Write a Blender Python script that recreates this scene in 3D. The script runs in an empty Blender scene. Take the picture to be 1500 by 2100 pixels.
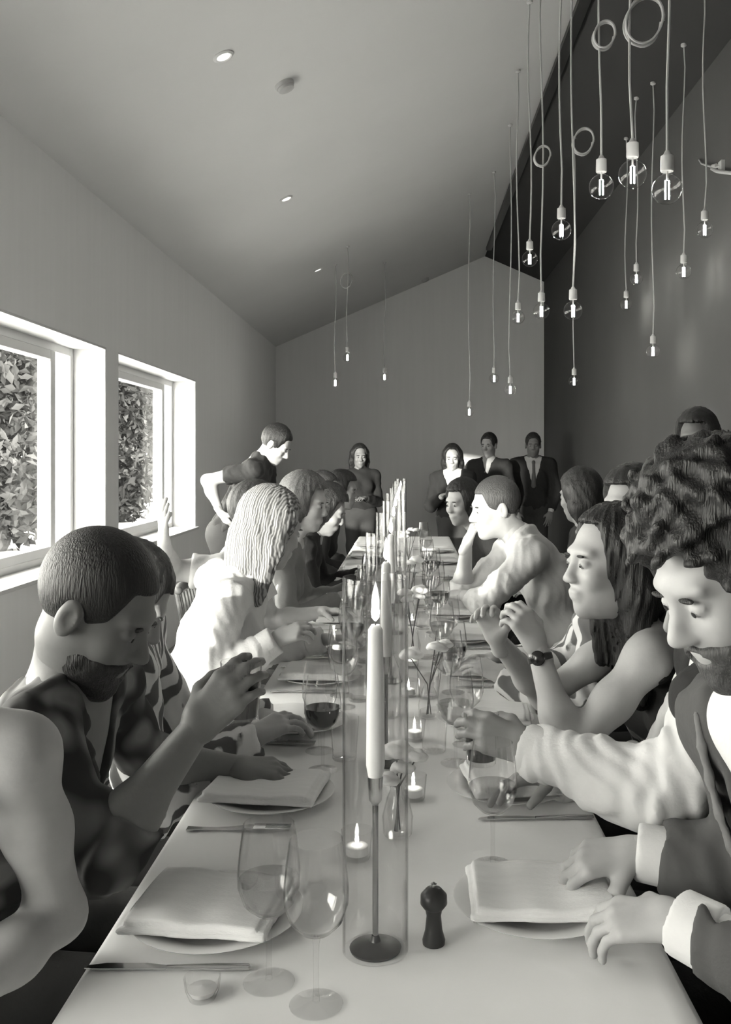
import bpy, bmesh, math, random
import numpy as np
from mathutils import Vector, Matrix
random.seed(7); RNG = np.random.default_rng(7)
SC = bpy.context.scene
COL = SC.collection

# ------------------------------------------------------------------ camera
CAMZ = 1.45; FPX = 1900.0; VPX, VPY = 838.0, 940.0      # metres; focal length and vanishing point in photo pixels
cd = bpy.data.cameras.new('camera'); cam = bpy.data.objects.new('camera', cd); COL.objects.link(cam)
cd.sensor_fit = 'VERTICAL'; cd.sensor_height = 36.0; cd.lens = FPX/2100*36.0
cd.shift_x = (750-VPX)/2100; cd.shift_y = (VPY-1050)/2100
cd.clip_start = 0.02; cd.clip_end = 300
cam.location = (0, 0, CAMZ); cam.rotation_euler = (math.pi/2, 0, 0)
SC.camera = cam

# ------------------------------------------------------------------ world, sun, exposure
TINT = (1.0, 0.985, 0.90)
w = bpy.data.worlds.new('overcast_evening'); SC.world = w; w.use_nodes = True
bg = w.node_tree.nodes['Background']; bg.inputs[0].default_value = (*TINT, 1); bg.inputs[1].default_value = 7.5
sd = bpy.data.lights.new('low_sun', 'SUN'); sun = bpy.data.objects.new('low_sun', sd); COL.objects.link(sun)
sd.energy = 3.8; sd.angle = math.radians(1.2); sd.color = TINT
SUNDIR = Vector((0.45, 0.89, -0.085)).normalized()
sun.rotation_euler = SUNDIR.to_track_quat('-Z', 'Y').to_euler(); sun.location = (-6, -8, 4)
SC.view_settings.view_transform = 'Standard'; SC.view_settings.look = 'None'
SC.view_settings.gamma = 1.0; SC.view_settings.use_curve_mapping = False
SC.view_settings.exposure = 1.32
SC.cycles.use_denoising = True
SC.cycles.max_bounces = 10; SC.cycles.diffuse_bounces = 6; SC.cycles.glossy_bounces = 4
SC.cycles.transmission_bounces = 6; SC.cycles.transparent_max_bounces = 32
SC.cycles.caustics_reflective = False; SC.cycles.caustics_refractive = False
SC.cycles.sample_clamp_indirect = 6.0

# room constants
WL, WR, WE, WB = -1.82, 1.86, 12.7, -3.0          # inner faces of left, right, end and back wall
EAVE, RIDX, RIDZ = 2.98, 1.05, 4.22
SLOPE = (RIDZ-EAVE)/(RIDX-WL)
REAVE = RIDZ-SLOPE*(WR-RIDX)
WT = 0.24                                          # wall thickness
SILL, HEAD = 0.845, 2.118
WINS = [(-1.18, 0.92), (1.14, 3.24), (3.46, 5.58), (5.81, 7.93)]
TABZ = 0.75; TL, TR, TY0, TY1 = -0.44, 0.363, 0.72, 8.3

def at(px, py, D):
    return np.array([(px-VPX)*D/FPX, D, CAMZ-(py-VPY)*D/FPX])

# daylight portals in the window openings
for i, (a, b) in enumerate(WINS):
    pd = bpy.data.lights.new('window_portal', 'AREA'); po = bpy.data.objects.new('window_portal', pd); COL.objects.link(po)
    pd.shape = 'RECTANGLE'; pd.size = HEAD-SILL; pd.size_y = b-a; pd.cycles.is_portal = True
    po.location = (WL-WT-0.02, (a+b)/2, (SILL+HEAD)/2); po.rotation_euler = (0, -math.pi/2, 0)

# ------------------------------------------------------------------ materials
MATS = {}
def mat(name, v=0.5, rough=0.6, var=0.06, scale=8.0, bump=0.0, bscale=60.0, stretch=(1, 1, 1), metal=0.0, spec=0.4, sheen=0.0):
    if name in MATS: return MATS[name]
    m = bpy.data.materials.new(name); m.use_nodes = True; nt = m.node_tree; N = nt.nodes; L = nt.links
    b = N['Principled BSDF']; b.inputs['Roughness'].default_value = rough; b.inputs['Metallic'].default_value = metal
    b.inputs['Specular IOR Level'].default_value = spec
    if sheen: b.inputs['Sheen Weight'].default_value = sheen
    tc = N.new('ShaderNodeTexCoord'); mp = N.new('ShaderNodeMapping'); mp.inputs['Scale'].default_value = stretch
    L.new(tc.outputs['Object'], mp.inputs[0])
    nz = N.new('ShaderNodeTexNoise'); nz.inputs['Scale'].default_value = scale; nz.inputs['Detail'].default_value = 4
    L.new(mp.outputs[0], nz.inputs['Vector'])
    cr = N.new('ShaderNodeValToRGB'); lo, hi = v*(1-var), min(1, v*(1+var))
    cr.color_ramp.elements[0].position = 0.3; cr.color_ramp.elements[1].position = 0.7
    cr.color_ramp.elements[0].color = (lo, lo, lo, 1); cr.color_ramp.elements[1].color = (hi, hi, hi, 1)
    L.new(nz.outputs[0], cr.inputs[0]); L.new(cr.outputs[0], b.inputs['Base Color'])
    if bump:
        n2 = N.new('ShaderNodeTexNoise'); n2.inputs['Scale'].default_value = bscale; n2.inputs['Detail'].default_value = 3
        L.new(mp.outputs[0], n2.inputs['Vector'])
        bp = N.new('ShaderNodeBump'); bp.inputs['Strength'].default_value = bump; bp.inputs['Distance'].default_value = 0.01
        L.new(n2.outputs[0], bp.inputs['Height']); L.new(bp.outputs[0], b.inputs['Normal'])
    MATS[name] = m; return m

def stripes(name, lo, hi, scale, direction=(1, 0, 0.4), dist=3.0):
    if name in MATS: return MATS[name]
    m = mat(name, 0.5, 0.8); nt = m.node_tree; N = nt.nodes; L = nt.links
    tc = [n for n in N if n.type == 'TEX_COORD'][0]
    mp = N.new('ShaderNodeMapping')
    mp.inputs['Rotation'].default_value = direction
    L.new(tc.outputs['Object'], mp.inputs[0])
    wv = N.new('ShaderNodeTexWave'); wv.inputs['Scale'].default_value = scale; wv.inputs['Distortion'].default_value = dist
    wv.inputs['Detail'].default_value = 1.0; wv.inputs['Detail Scale'].default_value = 1.2
    L.new(mp.outputs[0], wv.inputs['Vector'])
    cr = N.new('ShaderNodeValToRGB'); e = cr.color_ramp.elements
    e[0].position = 0.42 if hi > .5 else .2; e[1].position = 0.58 if hi > .5 else .85; e[0].color = (lo, lo, lo, 1); e[1].color = (hi, hi, hi, 1)
    L.new(wv.outputs[0], cr.inputs[0]); L.new(cr.outputs[0], N['Principled BSDF'].inputs['Base Color'])
    return m

def floral(name, lo, hi):
    if name in MATS: return MATS[name]
    m = mat(name, 0.5, 0.85); nt = m.node_tree; N = nt.nodes; L = nt.links
    tc = [n for n in N if n.type == 'TEX_COORD'][0]
    vo = N.new('ShaderNodeTexVoronoi'); vo.inputs['Scale'].default_value = 16; vo.feature = 'SMOOTH_F1'
    L.new(tc.outputs['Object'], vo.inputs['Vector'])
    cr = N.new('ShaderNodeValToRGB'); e = cr.color_ramp.elements
    e[0].position = 0.25; e[1].position = 0.5; e[0].color = (hi, hi, hi, 1); e[1].color = (lo, lo, lo, 1)
    L.new(vo.outputs['Distance'], cr.inputs[0]); L.new(cr.outputs[0], N['Principled BSDF'].inputs['Base Color'])
    return m

def glass(name, edge=0.35, body=0.94, refl=0.9):
    """thin clear glass: transparent, darker towards grazing where the path in the glass is longer, with a fresnel reflection"""
    if name in MATS: return MATS[name]
    m = bpy.data.materials.new(name); m.use_nodes = True; nt = m.node_tree; N = nt.nodes; L = nt.links
    N.remove(N['Principled BSDF']); out = N['Material Output']
    lw = N.new('ShaderNodeLayerWeight'); lw.inputs['Blend'].default_value = 0.35
    cr = N.new('ShaderNodeValToRGB'); e = cr.color_ramp.elements
    e[0].position = 0.55; e[0].color = (body, body, body, 1); e[1].position = 0.95; e[1].color = (edge, edge, edge, 1)
    L.new(lw.outputs['Facing'], cr.inputs[0])
    tr = N.new('ShaderNodeBsdfTransparent'); L.new(cr.outputs[0], tr.inputs[0])
    gl = N.new('ShaderNodeBsdfGlossy'); gl.inputs['Roughness'].default_value = 0.03; gl.inputs[0].default_value = (refl, refl, refl, 1)
    l2 = N.new('ShaderNodeLayerWeight'); l2.inputs['Blend'].default_value = 0.5      # Facing = 1-cos: Schlick reflection, the same on both sides of the sheet
    pw = N.new('ShaderNodeMath'); pw.operation = 'POWER'; pw.inputs[1].default_value = 5.0; L.new(l2.outputs['Facing'], pw.inputs[0])
    ma = N.new('ShaderNodeMath'); ma.operation = 'MULTIPLY_ADD'; ma.inputs[1].default_value = 0.9*refl; ma.inputs[2].default_value = 0.04; L.new(pw.outputs[0], ma.inputs[0])
    mx = N.new('ShaderNodeMixShader'); L.new(ma.outputs[0], mx.inputs[0]); L.new(tr.outputs[0], mx.inputs[1]); L.new(gl.outputs[0], mx.inputs[2])
    L.new(mx.outputs[0], out.inputs[0]); MATS[name] = m; return m

def emit(name, s):
    if name in MATS: return MATS[name]
    m = bpy.data.materials.new(name); m.use_nodes = True; nt = m.node_tree; N = nt.nodes
    N.remove(N['Principled BSDF']); e = N.new('ShaderNodeEmission'); e.inputs[0].default_value = (*TINT, 1); e.inputs[1].default_value = s
    nt.links.new(e.outputs[0], N['Material Output'].inputs[0]); MATS[name] = m; return m

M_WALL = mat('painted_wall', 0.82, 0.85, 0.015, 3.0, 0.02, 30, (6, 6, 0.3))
M_WALLR = mat('dark_side_wall', 0.095, 1.0, 0.03, 2.0, 0.03, 20, spec=0.05)  # side wall: base tone set much darker than the other walls
M_CEILR = mat('dark_slope', 0.055, 1.0, 0.02, 1.5, 0.03, 12, spec=0.05)  # short slope: base tone set far darker than the broad ceiling slope
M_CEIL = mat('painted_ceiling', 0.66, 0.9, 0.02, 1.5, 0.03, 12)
M_FLOOR = mat('floor_boards', 0.32, 0.5, 0.3, 3.0, 0.05, 20, (8, 0.6, 1))
M_WHITE = mat('white_paint', 0.62, 0.5, 0.02)
M_CLOTH = mat('white_linen', 0.86, 0.9, 0.03, 3.0, 0.10, 25)
M_NAPKIN = mat('napkin_linen', 0.82, 0.95, 0.03, 10, 0.25, 120, (1, 8, 1))
M_CHINA = mat('glazed_china', 0.74, 0.22, 0.02)
M_STEEL = mat('polished_steel', 0.62, 0.18, 0.05, metal=1.0)
M_DARKMETAL = mat('dark_metal', 0.05, 0.35, 0.1, metal=0.7)
M_WAX = mat('candle_wax', 0.88, 0.45, 0.02)
M_WOOD = mat('chair_wood', 0.10, 0.5, 0.3, 4.0, 0.1, 30, (1, 1, 8))
M_GLASS = glass('clear_glass', 0.42, 0.975)
M_GLASSH = glass('hurricane_glass', 0.22, 0.97)
M_PANE = glass('window_glass', 0.8, 0.96, 0.5)
def frosted(name):
    m = bpy.data.materials.new(name); m.use_nodes = True; nt = m.node_tree; N = nt.nodes; L = nt.links
    N.remove(N['Principled BSDF']); tl = N.new('ShaderNodeBsdfTranslucent'); tl.inputs[0].default_value = (.85, .85, .85, 1)
    tr = N.new('ShaderNodeBsdfTransparent'); mx = N.new('ShaderNodeMixShader'); mx.inputs[0].default_value = 0.5
    L.new(tr.outputs[0], mx.inputs[1]); L.new(tl.outputs[0], mx.inputs[2]); L.new(mx.outputs[0], N['Material Output'].inputs[0]); return m
M_FROST = frosted('frosted_glass')
M_BULB = glass('bulb_glass', 0.55, 0.97)
M_FIL = emit('led_filament', 190.0)
M_FLAME = emit('candle_flame', 14.0)
M_SPOT = emit('downlight_lens', 1.6)
M_DRINK = mat('dark_drink', 0.035, 0.1, 0.1)
M_WATER = glass('water', 0.7, 0.92)
M_CORD = mat('grey_cord', 0.42, 0.7, 0.05)
M_SOCKET = mat('socket_grey', 0.50, 0.5, 0.05)

# ------------------------------------------------------------------ mesh helpers
def setp(o, label=None, cat=None, group=None, kind=None):
    if label: o['label'] = label
    if cat: o['category'] = cat
    if group: o['group'] = group
    if kind: o['kind'] = kind
    return o

def raw(name, V, F, m, parent=None, smooth=True, loc=None):
    """V in world space; made relative to the parent's place (parents are never rotated when parts are added)"""
    V = np.asarray(V, dtype=np.float32).reshape(-1, 3)
    if parent is not None: V = V-np.array(worldloc(parent), dtype=np.float32)
    elif loc is not None: V = V-np.array(loc, dtype=np.float32)
    me = bpy.data.meshes.new(name)
    if isinstance(F, np.ndarray):
        n = len(F); k = F.shape[1]
        me.vertices.add(len(V)); me.vertices.foreach_set('co', V.ravel())
        me.loops.add(n*k); me.loops.foreach_set('vertex_index', F.astype(np.int32).ravel())
        me.polygons.add(n); me.polygons.foreach_set('loop_start', np.arange(n, dtype=np.int32)*k)
        me.update(calc_edges=True)
    else:
        me.from_pydata([tuple(v) for v in V.tolist()], [], F); me.update()
    me.validate()
    if smooth: me.polygons.foreach_set('use_smooth', np.ones(len(me.polygons), dtype=bool))
    me.materials.append(m)
    o = bpy.data.objects.new(name, me); COL.objects.link(o)
    if parent is not None: o.parent = parent
    elif loc is not None: o.location = loc
    return o

def worldloc(o):
    v = Vector(o.location)
    while o.parent is not None:
        o = o.parent; v = v+o.location
    return v

def empty(name, loc, label=None, cat=None, group=None):
    o = bpy.data.objects.new(name, None); COL.objects.link(o); o.location = loc; o.empty_display_size = 0.1
    return setp(o, label, cat, group)

class G:                     # small geometry collector
    def __init__(s): s.V = []; s.F = []
    def add(s, V, F):
        n = len(s.V); s.V += [tuple(v) for v in V]; s.F += [tuple(i+n for i in f) for f in F]; return s
    def box(s, x0, x1, y0, y1, z0, z1):
        V = [(x, y, z) for x in (x0, x1) for y in (y0, y1) for z in (z0, z1)]
        return s.add(V, [(0, 1, 3, 2), (4, 6, 7, 5), (0, 4, 5, 1), (2, 3, 7, 6), (0, 2, 6, 4), (1, 5, 7, 3)])
    def tube(s, pts, r, n=8, cap=True):
        pts = [Vector(p) for p in pts]; rs = r if isinstance(r, (list, tuple)) else [r]*len(pts)
        V = []; F = []; ref = None
        for i, p in enumerate(pts):
            t = (pts[min(i+1, len(pts)-1)]-pts[max(i-1, 0)]).normalized()
            if ref is None: ref = Vector((1, 0, 0)) if abs(t.x) < .9 else Vector((0, 1, 0))
            u = (ref-t*ref.dot(t)).normalized(); ref = u; v = t.cross(u)
            for k in range(n):
                a = 2*math.pi*k/n; V.append(p+(u*math.cos(a)+v*math.sin(a))*rs[i])
        for i in range(len(pts)-1):
            for k in range(n):
                F.append((i*n+k, i*n+(k+1) % n, (i+1)*n+(k+1) % n, (i+1)*n+k))
        if cap: F.append(tuple(range(n-1, -1, -1))); F.append(tuple((len(pts)-1)*n+k for k in range(n)))
        return s.add(V, F)
    def lathe(s, prof, c=(0, 0, 0), n=24, closed=False):
        V = []; F = []; m = len(prof)
        for r, z in prof:
            for k in range(n):
                a = 2*math.pi*k/n; V.append((c[0]+r*math.cos(a), c[1]+r*math.sin(a), c[2]+z))
        for i in range(m-1):
            for k in range(n):
                F.append((i*n+k, i*n+(k+1) % n, (i+1)*n+(k+1) % n, (i+1)*n+k))
        if prof[0][0] > 1e-4 and closed: F.append(tuple(range(n-1, -1, -1)))
        if prof[-1][0] > 1e-4 and closed: F.append(tuple((m-1)*n+k for k in range(n)))
        return s.add(V, F)
    def prism(s, poly, axis, a, b):
        """poly: 2-D points, extruded along axis ('x' uses (y,z), 'y' uses (x,z), 'z' uses (x,y)) from a to b"""
        f = {'x': lambda p, t: (t, p[0], p[1]), 'y': lambda p, t: (p[0], t, p[1]), 'z': lambda p, t: (p[0], p[1], t)}[axis]
        n = len(poly); V = [f(p, a) for p in poly]+[f(p, b) for p in poly]
        F = [tuple(range(n)), tuple(range(2*n-1, n-1, -1))]+[(i, n+i, n+(i+1) % n, (i+1) % n) for i in range(n)]
        return s.add(V, F)
    def obj(s, name, m, parent=None, smooth=False, loc=None, fix=True):
        o = raw(name, s.V, [list(f) for f in s.F], m, parent, smooth, loc)
        if fix:
            bm = bmesh.new(); bm.from_mesh(o.data); bmesh.ops.recalc_face_normals(bm, faces=bm.faces); bm.to_mesh(o.data); bm.free()
        if smooth: bevelsmooth(o)
        return o

def bevelsmooth(o):
    o.data.polygons.foreach_set('use_smooth', np.ones(len(o.data.polygons), dtype=bool))
    try: o.data.set_sharp_from_angle(angle=math.radians(40))
    except Exception: pass

def bevel(o, w=0.004, n=2):
    md = o.modifiers.new('edge', 'BEVEL'); md.width = w; md.segments = n; md.limit_method = 'ANGLE'; return o

def copy_tree(o, loc=None, rz=None, parent=None):
    c = o.copy(); COL.objects.link(c); c.parent = parent
    if loc is not None: c.location = loc
    if rz is not None: c.rotation_euler = (0, 0, rz)
    for ch in o.children: copy_tree(ch, parent=c)
    return c

# ------------------------------------------------------------------ signed-distance modelling for bodies, clothes, hair, folded cloth
def U_(v):
    v = np.asarray(v, float); return v/max(1e-9, np.linalg.norm(v))

def frame(fwd, up):
    F = U_(fwd); U = np.asarray(up, float); U = U_(U-F*F.dot(U)); return F, np.cross(F, U), U      # forward, right, up

class Sdf:
    def __init__(s): s.p = []
    def cone(s, a, b, ra, rb, k=0.03, flat=False, op=1):
        a = np.asarray(a, float); b = np.asarray(b, float); ab = b-a; L2 = max(1e-9, ab.dot(ab)); L = math.sqrt(L2)
        r = max(ra, rb)
        def fn(X, Y, Z):
            x, y, z = X-a[0], Y-a[1], Z-a[2]
            t = (x*ab[0]+y*ab[1]+z*ab[2])/L2; tc = np.clip(t, 0, 1)
            if flat:
                d = np.sqrt((x-t*ab[0])**2+(y-t*ab[1])**2+(z-t*ab[2])**2)-(ra+(rb-ra)*tc)
                return np.maximum(d, np.maximum(-t*L, (t-1)*L))
            return np.sqrt((x-tc*ab[0])**2+(y-tc*ab[1])**2+(z-tc*ab[2])**2)-(ra+(rb-ra)*tc)
        s.p.append((fn, np.minimum(a, b)-r, np.maximum(a, b)+r, k, op)); return s
    def ell(s, c, r, ax=None, k=0.03, op=1):
        c = np.asarray(c, float); r = np.asarray(r, float); A = np.eye(3) if ax is None else np.asarray(ax, float)
        def fn(X, Y, Z):
            x, y, z = X-c[0], Y-c[1], Z-c[2]; k0 = 0; k1 = 0
            for i in range(3):
                q = (x*A[i, 0]+y*A[i, 1]+z*A[i, 2])/r[i]; k0 = k0+q*q; k1 = k1+(q/r[i])**2
            k0 = np.sqrt(k0); return k0*(k0-1)/np.maximum(np.sqrt(k1), 1e-6)
        e = np.sqrt(((A*r[:, None])**2).sum(0)); s.p.append((fn, c-e, c+e, k, op)); return s
    def box(s, c, h, ax=None, rd=0.005, k=0.01, op=1):
        c = np.asarray(c, float); h = np.asarray(h, float)-rd; A = np.eye(3) if ax is None else np.asarray(ax, float)
        def fn(X, Y, Z):
            x, y, z = X-c[0], Y-c[1], Z-c[2]
            q = [np.abs(x*A[i, 0]+y*A[i, 1]+z*A[i, 2])-h[i] for i in range(3)]
            return np.sqrt(sum(np.maximum(v, 0)**2 for v in q))+np.minimum(np.maximum(q[0], np.maximum(q[1], q[2])), 0)-rd
        e = np.abs(A*(h+rd)[:, None]).sum(0); s.p.append((fn, c-e, c+e, k, op)); return s
    def cut(s, fn, k=0.004):            # removes where fn < 0
        s.p.append((fn, None, None, k, -1)); return s
    def grid(s, h, disp=None):
        lo = np.min([q[1] for q in s.p if q[4] > 0], 0)-3*h; hi = np.max([q[2] for q in s.p if q[4] > 0], 0)+3*h
        n = np.ceil((hi-lo)/h).astype(int)+1
        ax = [lo[i]+h*np.arange(n[i]) for i in range(3)]
        f = np.full(n, 1.0, np.float32)
        for fn, a, b, k, op in s.p:
            if a is None: sl = [slice(0, n[i]) for i in range(3)]
            else: sl = [slice(max(0, int((a[i]-lo[i]-k)/h)-2), min(n[i], int((b[i]-lo[i]+k)/h)+4)) for i in range(3)]
            if any(q.stop <= q.start for q in sl): continue
            X = ax[0][sl[0]][:, None, None]; Y = ax[1][sl[1]][None, :, None]; Z = ax[2][sl[2]][None, None, :]
            d = fn(X, Y, Z); g = f[sl[0], sl[1], sl[2]]
            if op > 0:
                t = np.clip(.5+.5*(g-d)/k, 0, 1); g[...] = g+(d-g)*t-k*t*(1-t)
            else:
                d = -d; t = np.clip(.5-.5*(g-d)/k, 0, 1); g[...] = g+(d-g)*t+k*t*(1-t)
        if disp is not None:
            m = np.abs(f) < 0.04; i = np.nonzero(m)
            f[m] += disp(ax[0][i[0]], ax[1][i[1]], ax[2][i[2]])
        return f, lo
    def mesh(s, h, disp=None, smooth=1):
        f, lo = s.grid(h, disp)
        ins = f < 0
        n = ins.shape; c = np.zeros((n[0]-1, n[1]-1, n[2]-1), np.int8); offs = []
        for dx in (0, 1):
            for dy in (0, 1):
                for dz in (0, 1):
                    offs.append((dx, dy, dz)); c += ins[dx:n[0]-1+dx, dy:n[1]-1+dy, dz:n[2]-1+dz]
        act = (c > 0) & (c < 8); ids = np.argwhere(act); idx = np.full(c.shape, -1, np.int32); idx[act] = np.arange(len(ids))
        vals = np.stack([f[ids[:, 0]+o[0], ids[:, 1]+o[1], ids[:, 2]+o[2]] for o in offs], 1)
        acc = np.zeros((len(ids), 3)); cnt = np.zeros(len(ids))
        for i in range(8):
            for j in range(i+1, 8):
                if sum(abs(offs[i][q]-offs[j][q]) for q in range(3)) != 1: continue
                va, vb = vals[:, i], vals[:, j]; m = (va < 0) != (vb < 0); t = va[m]/(va[m]-vb[m])
                acc[m] += np.array(offs[i])+t[:, None]*(np.array(offs[j])-np.array(offs[i])); cnt[m] += 1
        V = lo+h*(ids+acc/np.maximum(cnt, 1)[:, None]); Q = []
        for axn in range(3):
            b, d = (axn+1) % 3, (axn+2) % 3
            s0 = [slice(1, -1)]*3; s1 = [slice(1, -1)]*3; s0[axn] = slice(0, -1); s1[axn] = slice(1, None)
            m = ins[tuple(s0)] != ins[tuple(s1)]; e = np.argwhere(m)
            if not len(e): continue
            e[:, b] += 1; e[:, d] += 1
            inside = ins[e[:, 0], e[:, 1], e[:, 2]]
            def cell(db, dd):
                q = e.copy(); q[:, b] += db; q[:, d] += dd; return idx[q[:, 0], q[:, 1], q[:, 2]]
            q = np.stack([cell(-1, -1), cell(0, -1), cell(0, 0), cell(-1, 0)], 1)
            q[~inside] = q[~inside][:, ::-1]; Q.append(q)
        Q = np.concatenate(Q); Q = Q[(Q >= 0).all(1)]
        for _ in range(smooth):
            a = Q.ravel(); b = np.roll(Q, -1, 1).ravel(); c0 = np.roll(Q, 1, 1).ravel()
            w_ = np.bincount(a, minlength=len(V))*2.0
            S = np.stack([np.bincount(a, V[b, i], len(V))+np.bincount(a, V[c0, i], len(V)) for i in range(3)], 1)
            V = V+0.5*(S/np.maximum(w_, 1)[:, None]-V)
        return V, Q

def join(parts):
    V = []; Q = []; n = 0
    for v, q in parts:
        V.append(v); Q.append(q+n); n += len(v)
    return np.concatenate(V), np.concatenate(Q)

# ================================================================== the room
g = G(); g.box(WL-WT, WR+WT, WB-WT, WE+WT, -0.08, 0); setp(g.obj('floor', M_FLOOR), 'dark wooden floor of the dining room', kind='structure')
g = G(); y0 = WB
ED = [WB]+[v for ab in WINS if ab[1] > WB for v in (max(ab[0], WB+0.15), ab[1])]+[WE]
g.box(WL-WT, WL, WB, WE, 0, SILL); g.box(WL-WT, WL, WB, WE, HEAD, EAVE+0.05)
for i in range(0, len(ED), 2):
    g.box(WL-WT, WL, ED[i], ED[i+1], SILL, HEAD)
setp(g.obj('wall_left', M_WALL), 'grey painted long wall with deep window openings', kind='structure')
g = G(); g.box(WR, WR+WT, WB, WE, 0, REAVE+0.05); setp(g.obj('wall_right', M_WALLR), 'dark grey side wall opposite the windows', kind='structure')
gab = [(WL-WT, 0), (WR+WT, 0), (WR+WT, REAVE), (RIDX, RIDZ+0.02), (WL-WT, EAVE)]
g = G(); g.prism(gab, 'y', WE, WE+WT); setp(g.obj('wall_end', M_WALL), 'grey painted gable wall at the far end', kind='structure')
g = G(); g.prism(gab, 'y', WB-WT, WB); setp(g.obj('wall_back', M_WALL), 'grey painted gable wall behind the photographer', kind='structure')
ex = 0.35
g = G(); g.prism([(WL-ex, EAVE-SLOPE*ex), (RIDX, RIDZ), (RIDX, RIDZ+0.12), (WL-ex, EAVE-SLOPE*ex+0.12)], 'y', WB-WT, WE+WT)
setp(g.obj('ceiling', M_CEIL), 'broad plain ceiling slope rising from the window wall', kind='structure')
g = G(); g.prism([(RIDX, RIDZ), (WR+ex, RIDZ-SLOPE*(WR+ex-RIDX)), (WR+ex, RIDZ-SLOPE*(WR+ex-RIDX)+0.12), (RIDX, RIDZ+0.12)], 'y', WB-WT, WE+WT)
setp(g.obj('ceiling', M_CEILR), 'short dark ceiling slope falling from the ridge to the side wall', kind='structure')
g = G(); g.prism([(RIDX-0.035, RIDZ-0.055), (RIDX+0.035, RIDZ-0.055), (RIDX+0.035, RIDZ-0.01), (RIDX-0.035, RIDZ-0.01)], 'y', WB, WE-0.6)
setp(g.obj('trim_1', M_DARKMETAL), 'dark lamp track running along the ceiling ridge', kind='structure')

# windows: frame at the outer side of the wall, a fixed white side panel at the far side, one big pane
for i, (a, b) in enumerate(WINS):
    if b < WB+0.5: continue
    a = max(a, WB+0.15)
    r = empty('window_%d' % (i+1), (WL-WT, (a+b)/2, SILL)); setp(r, 'white framed window in a deep bright reveal', kind='structure')
    x0, x1 = WL-WT-0.02, WL-WT+0.045; fw = 0.06
    g = G(); g.box(x0, x1, a, a+fw, SILL, HEAD); g.box(x0, x1, b-fw, b, SILL, HEAD); g.box(x0, x1, a+fw, b-fw, HEAD-fw, HEAD); g.box(x0, x1, a+fw, b-fw, SILL, SILL+fw)
    bevel(g.obj('frame', M_WHITE, r))
    g = G(); g.box(x0+.028, x0+.036, b-fw-0.26, b-fw-0.002, SILL+fw+.002, HEAD-fw-.002); g.obj('frosted_side_pane', M_FROST, r)
    sx0, sx1 = x0-0.0, x1+0.012; sa, sb = a+fw+.002, b-fw-0.262
    sash = empty('sash', (0, 0, 0)); sash.parent = r
    for nm, q in (('stile', (sa, sa+.05, SILL+fw+.002, HEAD-fw-.002)), ('stile', (sb-.07, sb, SILL+fw+.002, HEAD-fw-.002)),
                  ('rail', (sa+.05, sb-.07, HEAD-fw-.052, HEAD-fw-.002)), ('rail', (sa+.05, sb-.07, SILL+fw+.002, SILL+fw+.052))):
        g = G(); g.box(sx0, sx1, q[0], q[1], q[2], q[3]); bevel(g.obj(nm, mat('sash_paint', 0.48, 0.5, 0.02), sash))
    g = G(); g.box(x0+.03, x0+.036, sa+.05, sb-.07, SILL+fw+.052, HEAD-fw-.052); g.obj('pane', M_PANE, r)
    g = G(); g.box(WL-WT+0.046, WL+0.03, a+.001, b-.001, SILL+.0005, SILL+0.022); bevel(g.obj('sill', M_WHITE, r))
    for nm, yy in (('jamb_lining', a), ('jamb_lining', b)):
        g = G(); e = 0.012 if yy == a else -0.012
        g.box(WL-WT+0.046, WL-.002, min(yy, yy+e), max(yy, yy+e), SILL+.023, HEAD-.013); g.obj(nm, M_WHITE, r)
    g = G(); g.box(WL-WT+0.046, WL-.002, a+.0005, b-.0005, HEAD-.0125, HEAD-.0005); g.obj('head_lining', M_WHITE, r)

# outdoors: ground and trees
g = G(); g.box(-60, WL-WT-.05, -60, 90, -0.35, -0.12); setp(g.obj('ground', mat('gravel_yard', 0.62, 0.95, 0.12, 2.0)), 'pale gravel yard outside the windows', kind='structure')
M_LEAF = mat('leaves', 0.022, 0.6, 0.7, 1.6); M_BARK = mat('bark', 0.09, 0.9, 0.4, 6)
def tree(x, y, hgt, rad, low, label, nl=5200, seed=0, name='leafy_tree', cat='tree'):
    rng = np.random.default_rng(seed)
    r = empty(name, (x, y, -0.12), label, cat, 'trees outside the windows')
    pts = [(x+0.12*math.sin(k*1.3+seed), y+0.1*math.cos(k*1.1+seed), -0.12+hgt*0.8*k/7) for k in range(8)]
    G().tube(pts, [0.2-0.021*k for k in range(8)], 8).obj('trunk', M_BARK, r, True)
    for k in range(7):
        a = k*2.4+seed; z0 = low+(hgt*0.7-low)*(k+.5)/7; ln = rad*0.8
        G().tube([(x, y, z0), (x+ln*.5*math.cos(a), y+ln*.5*math.sin(a), z0+.35), (x+ln*math.cos(a), y+ln*math.sin(a), z0+.55)], [.06, .04, .015], 6).obj('branch', M_BARK, r, True)
    nc = 38; C = []
    while len(C) < nc:
        p = rng.uniform(-1, 1, 3)
        if p.dot(p) < 1: C.append(p)
    C = np.array(C)*[rad, rad, (hgt-low)/2]+[x, y, (hgt+low)/2]
    c = C[rng.integers(0, nc, nl)]+rng.normal(0, 0.34*rad/1.6, (nl, 3)); c[:, 2] = np.maximum(c[:, 2], low-.25)
    u = rng.normal(0, 1, (nl, 3)); u /= np.linalg.norm(u, axis=1)[:, None]
    v = np.cross(u, rng.normal(0, 1, (nl, 3))); v /= np.linalg.norm(v, axis=1)[:, None]
    sz = rng.uniform(.07, .15, (nl, 1)); nrm = np.cross(u, v)*sz*.25
    V = np.stack([c-u*sz, c+v*sz*.5+nrm, c+u*sz, c-v*sz*.5+nrm], 1).reshape(-1, 3)
    Fq = np.arange(nl*4).reshape(-1, 4); Ft = np.concatenate([Fq[:, [0, 1, 2]], Fq[:, [0, 2, 3]]])
    o = raw('foliage', V, Ft, M_LEAF, r, False); o['kind'] = 'stuff'
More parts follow.
